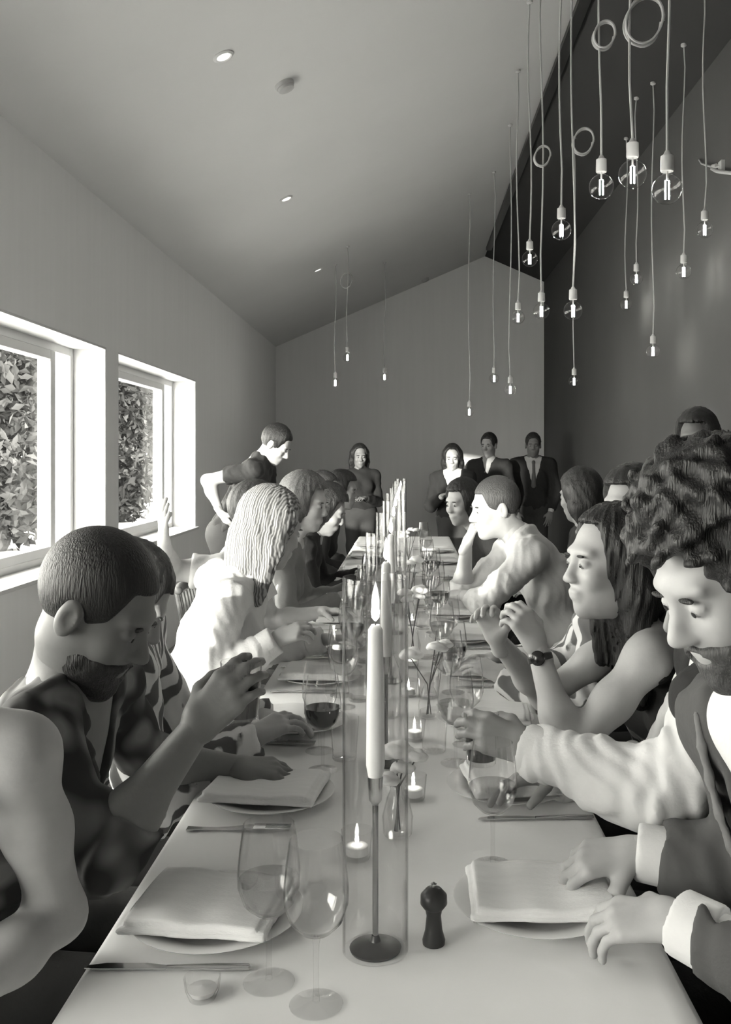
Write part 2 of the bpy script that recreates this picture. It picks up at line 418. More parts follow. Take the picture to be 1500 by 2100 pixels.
TREES = [(-14.5, 27.0, 9.5, 3.0, 'dark tree standing farthest back behind the nearer window'), (-13.5, 37.0, 10.5, 3.2, 'dark tree standing farthest back behind the farther window'), (-15.5, 33.0, 10.0, 3.0, 'dark tree between the two farthest trees'),
         (-9.2, 17.4, 7.0, 2.2, 'broad leafy tree seen through the nearer window'), (-10.6, 21.8, 8.0, 2.5, 'tall leafy tree behind the broad one, seen through the nearer window'),
         (-8.6, 25.2, 7.2, 2.2, 'dense leafy tree seen through the farther window'), (-9.0, 29.8, 8.2, 2.6, 'tall tree at the back of the farther window')]
for i, t in enumerate(TREES): tree(t[0], t[1], t[2], t[3], 0.5, t[4], 15000, i+3)
for i, (x, y, h, r_, lb) in enumerate([(-7.0, 15.6, 1.6, 1.0, 'low shrub at the foot of the trees in the nearer window'), (-7.4, 23.2, 1.7, 1.1, 'low shrub at the foot of the trees in the farther window')]):
    tree(x, y, h, r_, 0.1, lb, 4500, i+31, 'garden_shrub', 'shrub')

# ceiling fittings
cn = np.array([SLOPE, 0, -1.0]); cn /= np.linalg.norm(cn)            # normal of the broad slope, pointing into the room
def on_slope(px, py):
    a, b = (px-VPX)/FPX, (VPY-py)/FPX; D = (EAVE-CAMZ-SLOPE*WL)/(b-SLOPE*a); return np.array([a*D, D, CAMZ+b*D])
def lathe_on(prof, p, n, k=24):
    n = Vector(n); q = n.to_track_quat('Z', 'X'); gg = G().lathe(prof, n=k, closed=True); gg.V = [tuple(Vector(p)+q @ Vector(v)) for v in gg.V]; return gg
for i, (px, py) in enumerate([(458, 115), (587, 407), (652, 553)]):
    p = on_slope(px, py); r = empty('recessed_downlight', p, ['glowing recessed downlight nearest the top edge of the sloping ceiling', 'middle of the three glowing downlights in the sloping ceiling',
                                                             'farthest and dimmest downlight in the sloping ceiling'][i], 'downlight', 'recessed ceiling downlights')
    lathe_on([(.052, 0), (.052, .004), (.040, .010), (.034, .006), (.034, .001)], p, cn).obj('trim_ring', M_WHITE, r, True)
    lathe_on([(.033, .0005), (.033, .0045), (.02, .006), (0.0, .0065)], p, cn).obj('lens', M_SPOT if i < 2 else emit('dim_downlight_lens', 0.55), r, True)
for i, (px, py) in enumerate([(583, 172), (872, 572)]):
    p = on_slope(px, py); r = empty('smoke_detector', p, ['small grey smoke detector on the ceiling between two downlights', 'small grey smoke detector far along the ceiling near the gable'][i], 'smoke detector', 'ceiling smoke detectors')
    md = mat('detector_plastic', 0.45, 0.6)
    lathe_on([(.055, 0), (.055, .012), (.05, .02)], p, cn).obj('base_plate', md, r, True)
    lathe_on([(.046, .0203), (.044, .035), (.02, .042), (0, .043)], p, cn).obj('sensor_cap', md, r, True)
# wire bracket on the side wall, upper right
def on_right(px, py):
    D = (WR-0.03)*FPX/(px-VPX); return np.array([WR-0.03, D, CAMZ-(py-VPY)*D/FPX])
r = empty('wall_wire_hook', on_right(1466, 345), 'pale bent wire with a hook, high on the side wall', 'wire hook')
pts = [on_right(x, y)+np.array([o_, 0, 0]) for x, y, o_ in ((1428, 328, .022), (1440, 336, 0), (1455, 341, 0), (1468, 343, 0), (1474, 341, .01))]
G().tube([tuple(p) for p in pts], .006, 8).obj('wire', M_CORD, r, True)
pts = [on_right(x, y) for x, y in ((1470, 339), (1463, 340), (1461, 346), (1470, 351), (1484, 353), (1502, 355), (1515, 356))]
G().tube([tuple(p) for p in pts], .011, 8).obj('hook', M_CORD, r, True)
p = on_right(1474, 341); g = G(); g.box(WR-.022, WR-.0005, p[1]-.03, p[1]+.03, p[2]-.03, p[2]+.03); g.obj('wall_plate', M_CORD, r)

# pendant lamps: px, py of the filament, distance, coil (px radius, at px,py) or None, label
PEND = [
 (1369, 388, 2.75, None, 'nearest large globe bulb on a grey cord, rightmost of the front trio'),
 (1298, 357, 2.95, (1322, 42, .062), 'globe bulb in the middle of the front trio, under a coiled cord'),
 (1234, 383, 3.35, (1240, 72, .04), 'leftmost globe bulb of the front trio'),
 (1446, 471, 5.0, None, 'small globe bulb hanging out by the side wall, right of the front trio'),
 (1152, 472, 4.2, None, 'globe bulb halfway along the ridge, highest of the middle cluster'),
 (1176, 637, 4.4, (1197, 290, .05), 'low globe bulb on the longest bright cord of the middle cluster'),
 (1111, 638, 5.1, (1113, 320, .045), 'low globe bulb just left of the longest cord'),
 (1087, 531, 5.3, None, 'globe bulb on a short cord left of the middle cluster'),
 (1063, 651, 6.3, None, 'leftmost low globe bulb under the ridge track'),
 (1403, 557, 5.6, None, 'globe bulb below and left of the one by the side wall'),
 (1306, 571, 6.5, None, 'upper one of two small close bulbs before the side wall'),
 (1285, 624, 7.2, None, 'lower one of two small close bulbs before the side wall'),
 (1340, 720, 6.2, None, 'small bulb hanging low near the side wall above the curly hair'),
 (1178, 782, 7.6, None, 'small bulb hanging low above the dark-haired standing people'),
 (1047, 799, 7.4, None, 'small bulb hanging low above the man in the suit, right of a close pair'),
 (1014, 776, 8.6, None, 'small bulb above the standing men, left of a close pair'),
 (963, 845, 9.0, None, 'lowest small bulb, above the standing woman in the dark jacket'),
 (789, 773, 10.4, None, 'lone far bulb in front of the gable wall, above the candles'),
 (713, 733, 9.0, (711, 575, .06), 'far bulb on a visible cord, highest of the three by the gable wall'),
 (688, 785, 9.5, None, 'far bulb at the left of the three by the gable wall'),
]
def globe_prof(R):
    pr = [(0.013, R*0.98+.012), (.0135, R*0.96)]
    for k in range(2, 15):
        a = math.pi*(k+0.0)/14
        rr, zz = R*math.sin(a), R*math.cos(a)
        if k == 2: rr = max(rr, .02)
        pr.append((max(rr, 0.0005), zz))
    return pr
proto = {}
def pendant(px, py, D, coil, label):
    p = at(px, py, D); x, y, z = p
    top = min(RIDZ-SLOPE*abs(x-RIDX), RIDZ-.057)
    r = empty('pendant_lamp', p, label, 'pendant lamp', 'pendant bulbs hanging from the ridge')
    rng = random.Random(int(px*7+py)); R = .045; sz = .052
    wob = [(x+.010*math.sin(3.1*k/9*2+px)*(0 if k in (0, 9) else 1), y, z+sz+.062+(top-z-sz-.062)*k/9) for k in range(10)]
    G().tube(wob, 0.0042 if D < 4 else .0046, 6).obj('cord', M_CORD, r, True)
    G().lathe([(0.0, .062), (.006, .062), (.012, .050), (.019, .046), (.020, .004), (.018, .0)], (x, y, z+sz), 16).obj('socket', M_SOCKET, r, True)
    gl = G().lathe(globe_prof(R), (x, y, z), 20).obj('globe', M_BULB, r, True)
    for s in (-1, 1):
        G().lathe([(0, -.031), (.0022, -.029), (.0022, .024), (0, .026)], (x+s*.0055, y, z), 6).obj('filament', M_FIL, gl, True)
    G().tube([(x, y, z+.026), (x, y, z+sz+.001)], .003, 6).obj('filament_stem', M_SOCKET, gl, True)
    G().lathe([(0, 0), (.018, 0), (.018, -.012), (.006, -.02), (0, -.02)], (x, y, top), 14).obj('ceiling_hook', M_SOCKET, r, True)
    if coil:
        c = at(coil[0], coil[1], D); rr = coil[2]; c[1] = y; pts = []
        c[0] = x+min(max(c[0]-x, -rr), rr)
        for k in range(100):
            a = 2*math.pi*k/33; q = 1+.12*math.sin(k*.37)
            pts.append((c[0]+rr*q*math.cos(a), y+.012*math.sin(a*.31+k*.02), c[2]+rr*1.15*q*math.sin(a)))
        G().tube(pts, .0042, 6).obj('cord_coil', M_CORD, r, True)
for q in PEND: pendant(*q)

# ================================================================== table
TXC = (TL+TR)/2
r = empty('banquet_table', (TXC, (TY0+TY1)/2, 0), 'long wooden banquet table under the white cloth', 'table')
NT = 4; ln = (TY1-TY0)/NT
for k in range(NT):
    g = G(); g.box(TL+.01, TR-.01, TY0+.01+k*ln, TY0-.01+(k+1)*ln, TABZ-.035, TABZ-.004); bevel(g.obj('tabletop', M_WOOD, r))
    for yy in (TY0+k*ln+.22, TY0+(k+1)*ln-.22):
        for xx in (TL+.1, TR-.1):
            g = G(); g.box(xx-.028, xx+.028, yy-.028, yy+.028, 0.001, TABZ-.0355); bevel(g.obj('leg', M_WOOD, r))
# cloth: flat top, soft edge, hanging skirt with folds
def tablecloth():
    V = []; F = []; per = []
    step = .06; cr = .02
    nx = int((TR-TL)/step); ny = int((TY1-TY0)/step)
    for i in range(nx): per.append((TL+(TR-TL)*i/nx, TY0, 0, -1))
    for i in range(ny): per.append((TR, TY0+(TY1-TY0)*i/ny, 1, 0))
    for i in range(nx): per.append((TR-(TR-TL)*i/nx, TY1, 0, 1))
    for i in range(ny): per.append((TL, TY1-(TY1-TY0)*i/ny, -1, 0))
    per[0] = (TL, TY0, -1, -1); per[nx] = (TR, TY0, 1, -1); per[nx+ny] = (TR, TY1, 1, 1); per[2*nx+ny] = (TL, TY1, -1, 1)
    rows = [(-.03, 0.0005, 0), (-.004, 0.0, 0), (.004, -.004, .0), (.0075, -.016, .02), (.009, -.06, .2), (.012, -.12, .6), (.014, -.19, 1.0)]
    n = len(per)
    for off, dz, wv in rows:
        for k, (x, y, ax, ay) in enumerate(per):
            s = y*9.0 if ax else x*11
            o = off+wv*.012*(math.sin(s*2.1)+.6*math.sin(s*3.7+1))
            inx = min(max(x, TL), TR); V.append((inx+ax*o, y+ay*o, TABZ+dz))
    for i in range(len(rows)-1):
        for k in range(n):
            F.append((i*n+k, (i+1)*n+k, (i+1)*n+(k+1) % n, i*n+(k+1) % n))
    # top grid
    gx, gy = 10, 90; b = len(V)
    for j in range(gy+1):
        for i in range(gx+1):
            x = TL+.03+(TR-TL-.06)*i/gx; y = TY0+.03+(TY1-TY0-.06)*j/gy
            V.append((x, y, TABZ+.0006))
    for j in range(gy):
        for i in range(gx):
            F.append((b+j*(gx+1)+i, b+j*(gx+1)+i+1, b+(j+1)*(gx+1)+i+1, b+(j+1)*(gx+1)+i))
    o = raw('tablecloth', V, F, M_CLOTH, None, True, (TXC, (TY0+TY1)/2, TABZ))
    bm = bmesh.new(); bm.from_mesh(o.data); bmesh.ops.recalc_face_normals(bm, faces=bm.faces); bm.to_mesh(o.data); bm.free()
    setp(o, 'long white linen cloth covering the banquet table', 'tablecloth')
tablecloth()
TZ = TABZ+0.0012

# ------------------------------------------------------------------ table ware (prototypes, then copies)
def wine_proto():
    r = empty('wine_glass', (0, 0, 0))
    G().lathe([(.006, .088), (.020, .094), (.034, .108), (.0415, .130), (.042, .150), (.039, .180), (.0345, .212), (.0335, .212), (.038, .180), (.041, .150), (.0405, .130), (.033, .109), (.019, .0955), (.0, .0905)], n=28).obj('bowl', M_GLASS, r, True)
    G().lathe([(.0045, .004), (.0036, .02), (.0034, .05), (.004, .078), (.0062, .0885)], n=12).obj('stem', M_GLASS, r, True)
    G().lathe([(0, .0), (.034, .0), (.0345, .0015), (.02, .0035), (.0046, .0075)], n=28).obj('foot', M_GLASS, r, True)
    return r
def wine_filled():
    r = wine_proto()
    G().lathe([(0, .0912), (.018, .0962), (.032, .1098), (.0392, .13), (.0398, .142), (0, .142)], n=24).obj('wine', M_DRINK, r, True); return r
def wine_white():
    r = wine_proto()
    G().lathe([(0, .0912), (.018, .0962), (.032, .1098), (.0392, .13), (.0398, .140), (0, .140)], n=24).obj('wine', glass('pale_wine', .45, .82), r, True); return r
def tumbler_proto(filled=None):
    r = empty('tumbler', (0, 0, 0))
    G().lathe([(0, 0), (.026, 0), (.028, .003), (.034, .098), (.0328, .098), (.0268, .009), (0, .008)], n=24).obj('glass_body', M_GLASS, r, True)
    if filled: G().lathe([(0, .0085), (.0264, .0095), (.0305, .068), (0, .068)], n=20).obj('drink', filled, r, True)
    return r
def plate_proto():
    r = empty('dinner_plate', (0, 0, 0))
    G().lathe([(0, .0), (.078, 0), (.082, .003), (.084, .0065), (.128, .017), (.13, .019), (.1275, .0195), (.085, .0095), (.08, .006), (0, .0055)], n=40).obj('plate_body', M_CHINA, r, True)
    G().lathe([(.1205, .0172), (.1225, .0182), (.1245, .0182), (.1262, .0184)], n=40).obj('rim_band', mat('rim_glaze', 0.5, .25), r, True)
    return r
def fork_proto():
    r = empty('dinner_fork', (0, 0, 0))
    g = G(); n = 14; V = []; F = []
    for k in range(n+1):
        y = -.1+.125*k/n; wd = .009-.0055*math.sin(math.pi*min(1, k/n*1.05)) if k < n else .006; z = .0022+.004*(k/n)**3
        V += [(-wd, y, z), (wd, y, z), (wd, y, z+.002), (-wd, y, z+.002)]
    for k in range(n):
        a = 4*k
        for q in range(4): F.append((a+q, a+(q+1) % 4, a+4+(q+1) % 4, a+4+q))
    F.append((3, 2, 1, 0)); F.append((4*n, 4*n+1, 4*n+2, 4*n+3)); g.add(V, F); g.obj('handle', M_STEEL, r, True)
    g = G(); g.box(-.012, .012, .0255, .048, .006, .0078); g.obj('neck', M_STEEL, r)
    for k in range(4):
        x = -.0105+.007*k; g = G(); g.box(x-.0018, x+.0018, .0482, .095, .0055, .0073); g.obj('tine', M_STEEL, r)
    return r
def knife_proto():
    r = empty('table_knife', (0, 0, 0))
    G().lathe([(0, -.115), (.006, -.112), (.0068, -.07), (.005, -.02), (.0042, 0)], n=10).obj('handle', M_STEEL, r, True)
    o = r.children[0]
    for v in o.data.vertices: v.co = (v.co.x, v.co.z, v.co.y*.55+.0045)
    g = G(); g.prism([(-.0042, .0005), (.0042, .0005), (.0095, .03), (.0095, .085), (.004, .108), (-.003, .112), (-.0042, .09)], 'z', .003, .0048); g.obj('blade', M_STEEL, r)
    return r
def napkin_mesh(name, w, l, seed, m=M_NAPKIN, sag=0.0, hgt=.016):
    """folded linen: layered slab with soft rounded fold edges"""
    s = Sdf()
    s.box((0, 0, .0045), (w/2, l/2, .0045), rd=.004, k=.003)
    s.box((.004, .003, .0115), (w/2-.006, l/2-.004, .0042), rd=.004, k=.0025)
    s.box((-.003, -.004, hgt+.002), (w/2-.012, l/2-.008, .004), rd=.004, k=.0025)
    rng = np.random.default_rng(seed); ph = rng.uniform(0, 6, 4)
    V, Q = s.mesh(.004, lambda x, y, z: .0005*np.sin(60*x+ph[0]+4*np.sin(20*y+ph[1])), 1)
    V[:, 2] *= 1+.28*np.sin(14*V[:, 0]+ph[3])*np.sin(12*V[:, 1]+ph[1])+.06*np.sin(70*V[:, 0]+ph[2])
    V[:, 2] = np.maximum(V[:, 2], .0005)
    return raw(name, V, Q, m, None, True, (0, 0, 0))

WG = wine_proto(); WGR = wine_filled(); WGW = wine_white(); TB = tumbler_proto(); TBW = tumbler_proto(M_WATER); TBD = tumbler_proto(M_DRINK)
PL = plate_proto(); FK = fork_proto(); KN = knife_proto(); NAPS = [napkin_mesh('folded_napkin', .22, .19, 3), napkin_mesh('folded_napkin', .235, .18, 5), napkin_mesh('folded_napkin', .20, .20, 8)]
PROTOS = [WG, WGR, WGW, TB, TBW, TBD, PL, FK, KN]+NAPS
def put(pr, x, y, label, cat, group, rz=0.0, z=None):
    o = copy_tree(pr, (x, y, TZ if z is None else z), rz); setp(o, label, cat, group); return o
ORD = ['nearest', 'second', 'third', 'fourth', 'fifth', 'sixth', 'seventh', 'eighth', 'ninth', 'tenth', 'eleventh']
LY = [1.40, 1.90, 2.42, 2.92, 3.40, 3.92, 4.46, 5.05, 5.75, 6.5, 7.25]
RY = [1.44, 1.95, 2.45, 2.98, 3.55, 4.10, 4.70, 5.40, 6.15, 6.9]
for side, ys in ((-1, LY), (1, RY)):
    sn = 'window' if side < 0 else 'wall'
    for i, y in enumerate(ys):
        jx = random.uniform(-.012, .012); x = (-.285 if side < 0 else .21)+jx
        nth = ORD[i]+' '+sn+'-side seat'
        put(PL, x, y, 'white dinner plate at the '+nth, 'plate', 'dinner plates along the table')
        nz = TZ+.0195; rz = random.uniform(-.15, .15)
        if True:
            put(NAPS[(i+(side > 0)) % 3], x+.01*side, y+.0, 'white folded napkin on the plate at the '+nth, 'napkin', 'folded napkins on the plates', rz, nz)
        if i < 8:
            if i > 0: put(FK, x+side*.035, y+side*.158, 'steel fork beside the plate at the '+nth, 'fork', 'forks along the table', (-math.pi/2 if side < 0 else math.pi/2)+random.uniform(-.06, .06))
            if i > 0:
                put(KN, x+side*.035, y-side*.158, 'steel knife beside the plate at the '+nth, 'knife', 'knives along the table', (-math.pi/2 if side < 0 else math.pi/2)+random.uniform(-.06, .06))
        j = lambda q=.008: random.uniform(-q, q)
        if i > 0:
            pr = [WG, WGW, WGR, WGW][(i*2+(side > 0)) % 4]
            put(pr, (-.185 if side < 0 else .112)+j(), y+.175+j(), ('red' if pr is WGR else 'clear')+' wine glass at the '+nth, 'wine glass', 'wine glasses along the table')
            put([TBW, TB][i % 2], (-.145 if side < 0 else .062)+j(.004), y+.255+j(), 'small water tumbler at the '+nth, 'tumbler', 'water tumblers along the table')
            if i < 7:
                put([WGR, WG][i % 2], (-.205 if side < 0 else .135)+j(), y+.315+j(.004), 'second wine glass behind the tumbler at the '+nth, 'wine glass', 'wine glasses along the table')
# front pieces placed as in the photograph
put(WGW, -.186, 1.235, 'front wine glass with the bowl nearest the camera left of the first candle', 'wine glass', 'wine glasses along the table')
put(WG, -.118, 1.185, 'empty front wine glass closest to the first candle, foot near the table end', 'wine glass', 'wine glasses along the table')
x, y = -.267, 1.20
r = empty('salt_dish', (x, y, TZ), 'tiny glass salt dish at the front left by the butter knife', 'salt dish')
G().lathe([(0, 0), (.017, 0), (.022, .012), (.024, .028), (.0225, .028), (.0205, .013), (.0155, .005), (0, .0045)], (x, y, TZ), 20).obj('dish', M_GLASS, r, True)
G().lathe([(0, .005), (.0150, .0055), (.0192, .013), (0, .017)], (x, y, TZ), 16).obj('salt', M_WHITE, r, True)
put(WGW, .145, 1.59, 'wine glass standing between the first two plates on the wall side', 'wine glass', 'wine glasses along the table')
kn = put(KN, -.385, 1.265, 'short steel butter knife lying across the front left table edge', 'knife', 'knives along the table', math.pi/2)
kn.location.x = -.33
# dark mill with a mushroom top
x, y = (890-VPX)*1.335/FPX, 1.335
r = empty('pepper_mill', (x, y, TZ), 'small dark pepper mill with a domed top beside the first candle', 'pepper mill')
md = mat('dark_wood', .035, .35, .2)
G().lathe([(0, 0), (.016, 0), (.0165, .006), (.0125, .02), (.0105, .04), (.0125, .05), (0, .05)], (x, y, TZ), 20).obj('mill_body', md, r, True)
G().lathe([(0, .0505), (.014, .0505), (.0195, .058), (.019, .07), (.011, .079), (0, .081)], (x, y, TZ), 20).obj('mill_top', md, r, True)
G().lathe([(0, .0812), (.004, .082), (.0045, .086), (0, .089)], (x, y, TZ), 12).obj('knob', M_STEEL, r, True)

# candles in tall glass cylinders along the middle
def candle(D, x, i):
    r = empty('candlestick', (x, D, TZ), ORD[i]+' tapered candle from the front on a slim metal stick', 'candlestick', 'candlesticks along the middle of the table')
    G().lathe([(0, 0), (.036, 0), (.037, .003), (.028, .007), (.008, .012), (.0052, .02)], (x, D, TZ), 28).obj('base', M_DARKMETAL, r, True)
    G().lathe([(.0042, .0202), (.0042, .205)], (x, D, TZ), 12).obj('stem', mat('steel_stem', .3, .25, metal=1.0), r, True)
    G().lathe([(.0044, .2052), (.009, .212), (.0105, .232), (.0115, .246), (.0098, .246), (.0098, .24)], (x, D, TZ), 16).obj('cup', M_STEEL, r, True)
    c = G().lathe([(0, .2405), (.0093, .2405), (.0135, .262), (.0128, .35), (.0105, .455), (.006, .462), (0, .461)], (x, D, TZ), 18).obj('candle', M_WAX, r, True)
    G().lathe([(.0012, .4612), (.001, .474)], (x, D, TZ), 6).obj('wick', M_DARKMETAL, c, True)
    G().lathe([(0, .466), (.005, .472), (.0062, .480), (.004, .496), (0, .512)], (x, D, TZ), 12).obj('flame', M_FLAME, c, True)
    h = G().lathe([(.0468, .0), (.0468, .53), (.045, .53), (.045, .0), (.0468, 0)], (x, D, TZ), 36).obj('glass_cylinder', M_GLASSH, None, True, (x, D, TZ))
    setp(h, 'tall clear glass cylinder around the '+ORD[i]+' candle from the front', 'glass cylinder', 'glass cylinders around the candles')
for i, D in enumerate([1.32, 2.12, 2.90, 3.70, 4.50, 5.30, 6.10, 6.90, 7.70]):
    candle(D, -.047-.004*min(i, 4), i)

# bud vases with flowers between the candles
M_PETAL = mat('white_petals', .8, .7, .05, 20); M_STALK = mat('flower_stalks', .12, .6, .2)
def bouquet(x, y, label, rs, nfl, hh):
    r = empty('flower_vase', (x, y, TZ), label, 'flower vase', 'small flower vases along the middle')
    G().lathe([(0, 0), (.024, 0), (.027, .004), (.029, .035), (.02, .07), (.0135, .085), (.016, .095), (.015, .095), (.0125, .085), (.019, .069), (.0275, .035), (.0255, .006), (0, .005)], (x, y, TZ), 20).obj('vase', M_GLASS, r, True)
    rng = np.random.default_rng(rs)
    for k in range(nfl):
        a = rng.uniform(0, 6.28); t = .02+.03*rng.random(); h = hh*rng.uniform(.75, 1.1)
        tip = np.array([x+t*math.cos(a), y+t*math.sin(a), TZ+h])
        G().tube([(x+.006*math.cos(a+3), y+.006*math.sin(a+3), TZ+.008), (x+.004*math.cos(a), y+.004*math.sin(a), TZ+.09), tuple(tip)], .0016, 5).obj('stalk', M_STALK, r, True)
        s = Sdf(); R = .022 if k else .03
        for q in range(9):
            b = q*2.4; e = .55+.35*(q % 3)/2
            s.ell(tip+R*np.array([math.cos(b)*e*.8, math.sin(b)*e*.8, .25+.5*(q % 4)/4]), (R*.55, R*.5, R*.38), k=.002)
        V, Q = s.mesh(.0042, None, 1); raw('flower_head', V, Q, M_PETAL, r)
bouquet(.055, 2.50, 'small glass vase with a full white bloom near the second candle', 1, 4, .20)
bouquet(-.02, 1.72, 'low glass vase of white buds between the first two candles', 2, 4, .13)
bouquet(.015, 3.3, 'small glass vase of white flowers between the third and fourth candle', 3, 5, .21)
bouquet(.0, 4.1, 'small glass vase of white flowers behind the fourth candle', 4, 5, .22)
bouquet(-.1, 4.9, 'small glass vase of pale flowers behind the fifth candle', 5, 5, .23)
bouquet(.0, 5.7, 'far small glass vase of pale flowers behind the sixth candle', 6, 5, .24)

# water carafes and tealights among the candles
def carafe(x, y, label):
    r = empty('water_carafe', (x, y, TZ), label, 'carafe', 'water carafes along the middle')
    G().lathe([(0, 0), (.031, 0), (.034, .004), (.035, .10), (.030, .135), (.017, .165), (.0145, .19), (.019, .225), (.0178, .225), (.0133, .19), (.0158, .165), (.0287, .134), (.0337, .10), (.0325, .006), (0, .005)], (x, y, TZ), 24).obj('bottle', M_GLASS, r, True)
    G().lathe([(0, .0055), (.032, .0065), (.0332, .095), (0, .0952)], (x, y, TZ), 20).obj('water', M_WATER, r, True)
for x, y, lb in ((-.055, 2.51, 'second and third candle'), (-.068, 3.30, 'third and fourth candle'), (-.075, 4.10, 'fourth and fifth candle'), (.0, 4.92, 'fifth and sixth candle')):
    carafe(x, y, 'clear water carafe between the '+lb)
def tealight(x, y, label):
    r = empty('tealight', (x, y, TZ), label, 'tealight', 'tealights along the middle')
    G().lathe([(0, 0), (.022, 0), (.024, .004), (.028, .05), (.0268, .05), (.0228, .008), (0, .007)], (x, y, TZ), 20).obj('glass_cup', M_GLASS, r, True)
    c = G().lathe([(0, .0075), (.0195, .008), (.0195, .022), (.017, .0235), (0, .023)], (x, y, TZ), 18).obj('wax', M_WAX, r, True)
    G().lathe([(0, .0245), (.003, .029), (.0036, .033), (.002, .041), (0, .048)], (x, y, TZ), 10).obj('flame', M_FLAME, c, True)
for x, y, lb in ((.01, 1.90, 'before the second candle'), (-.09, 1.62, 'behind the first candle'), (.015, 2.30, 'just behind the second candle'), (.0, 2.72, 'before the third candle'), (.01, 3.10, 'just behind the third candle'), (.015, 3.88, 'just behind the fourth candle')):
    tealight(x, y, 'small tealight in a glass cup '+lb)

# ================================================================== people
def skinmat(v): return mat('skin_%03d' % int(v*1000), v, 0.5, 0.05, 25.0, 0.04, 140, spec=0.35)
def hairmat(v, var=.25): return mat('hair_%03d_%02d' % (int(v*1000), int(var*100)), v, 0.45, var, 18.0, 0.5, 60, (6, 6, .6))
def cloth(v, tag=''): return mat('cloth_%03d%s' % (int(v*1000), tag), v, 0.9, 0.05, 14.0, 0.15, 90)
M_EYE = mat('eye_white', .32, .25, .02); M_IRIS = mat('iris', .03, .15)

def head_sdf(O, F, R, U, neck, fem=False, far=False):
    s = Sdf(); X = lambda f, r, u: O+F*f+R*r+U*u; A = np.stack([F, R, U]); j = .9 if fem else 1.0
    s.ell(X(-.012, 0, .035), (.098, .076, .094), A, .02)
    s.ell(X(.026, 0, -.040), (.071*j, .059*j, .084), A, .035)
    s.ell(X(.006, 0, -.058), (.062, .058*j, .052), A, .03)
    s.cone(X(.068*j, 0, -.105), X(.062*j, 0, -.098), .022 if not fem else .017, .024, .03)
    if not far:
        s.ell(X(.078, 0, .028), (.018, .052, .013), A, .02)
        for q in (-1, 1): s.ell(X(.062, q*.040, -.028), (.024, .022, .024), A, .02)
        for q in (-1, 1): s.ell(X(.108, q*.030, .004), (.026, .019, .015), A, .014, -1)
        for q in (-1, 1): s.ell(X(.081, q*.031, .003), (.012, .016, .011), A, .004)
        lp = -.003 if fem else 0; s.ell(X(.090+lp, 0, -.064), (.010, .023, .007), A, .010); s.ell(X(.086+lp, 0, -.076), (.010, .019, .007), A, .010)
        s.cone(X(.103+lp, -.021, -.0700), X(.103+lp, .021, -.0700), .0035, .0035, .003, op=-1)
        for q in (-1, 1): s.ell(X(.100, q*.012, -.036), (.010, .008, .008), A, .008)
    s.cone(X(.088, 0, .012), X(.104 if fem else .114, 0, -.030), .008, .0105 if fem else .0125, .014)
    for q in (-1, 1):
        s.ell(X(-.008, q*.080, -.008), (.021, .011, .034), A, .008)
        if not far: s.ell(X(-.001, q*.0955, -.003), (.013, .012, .023), A, .004, -1)
    s.cone(X(-.018, 0, -.065), neck, .054*j, .060*j, .03)
    return s

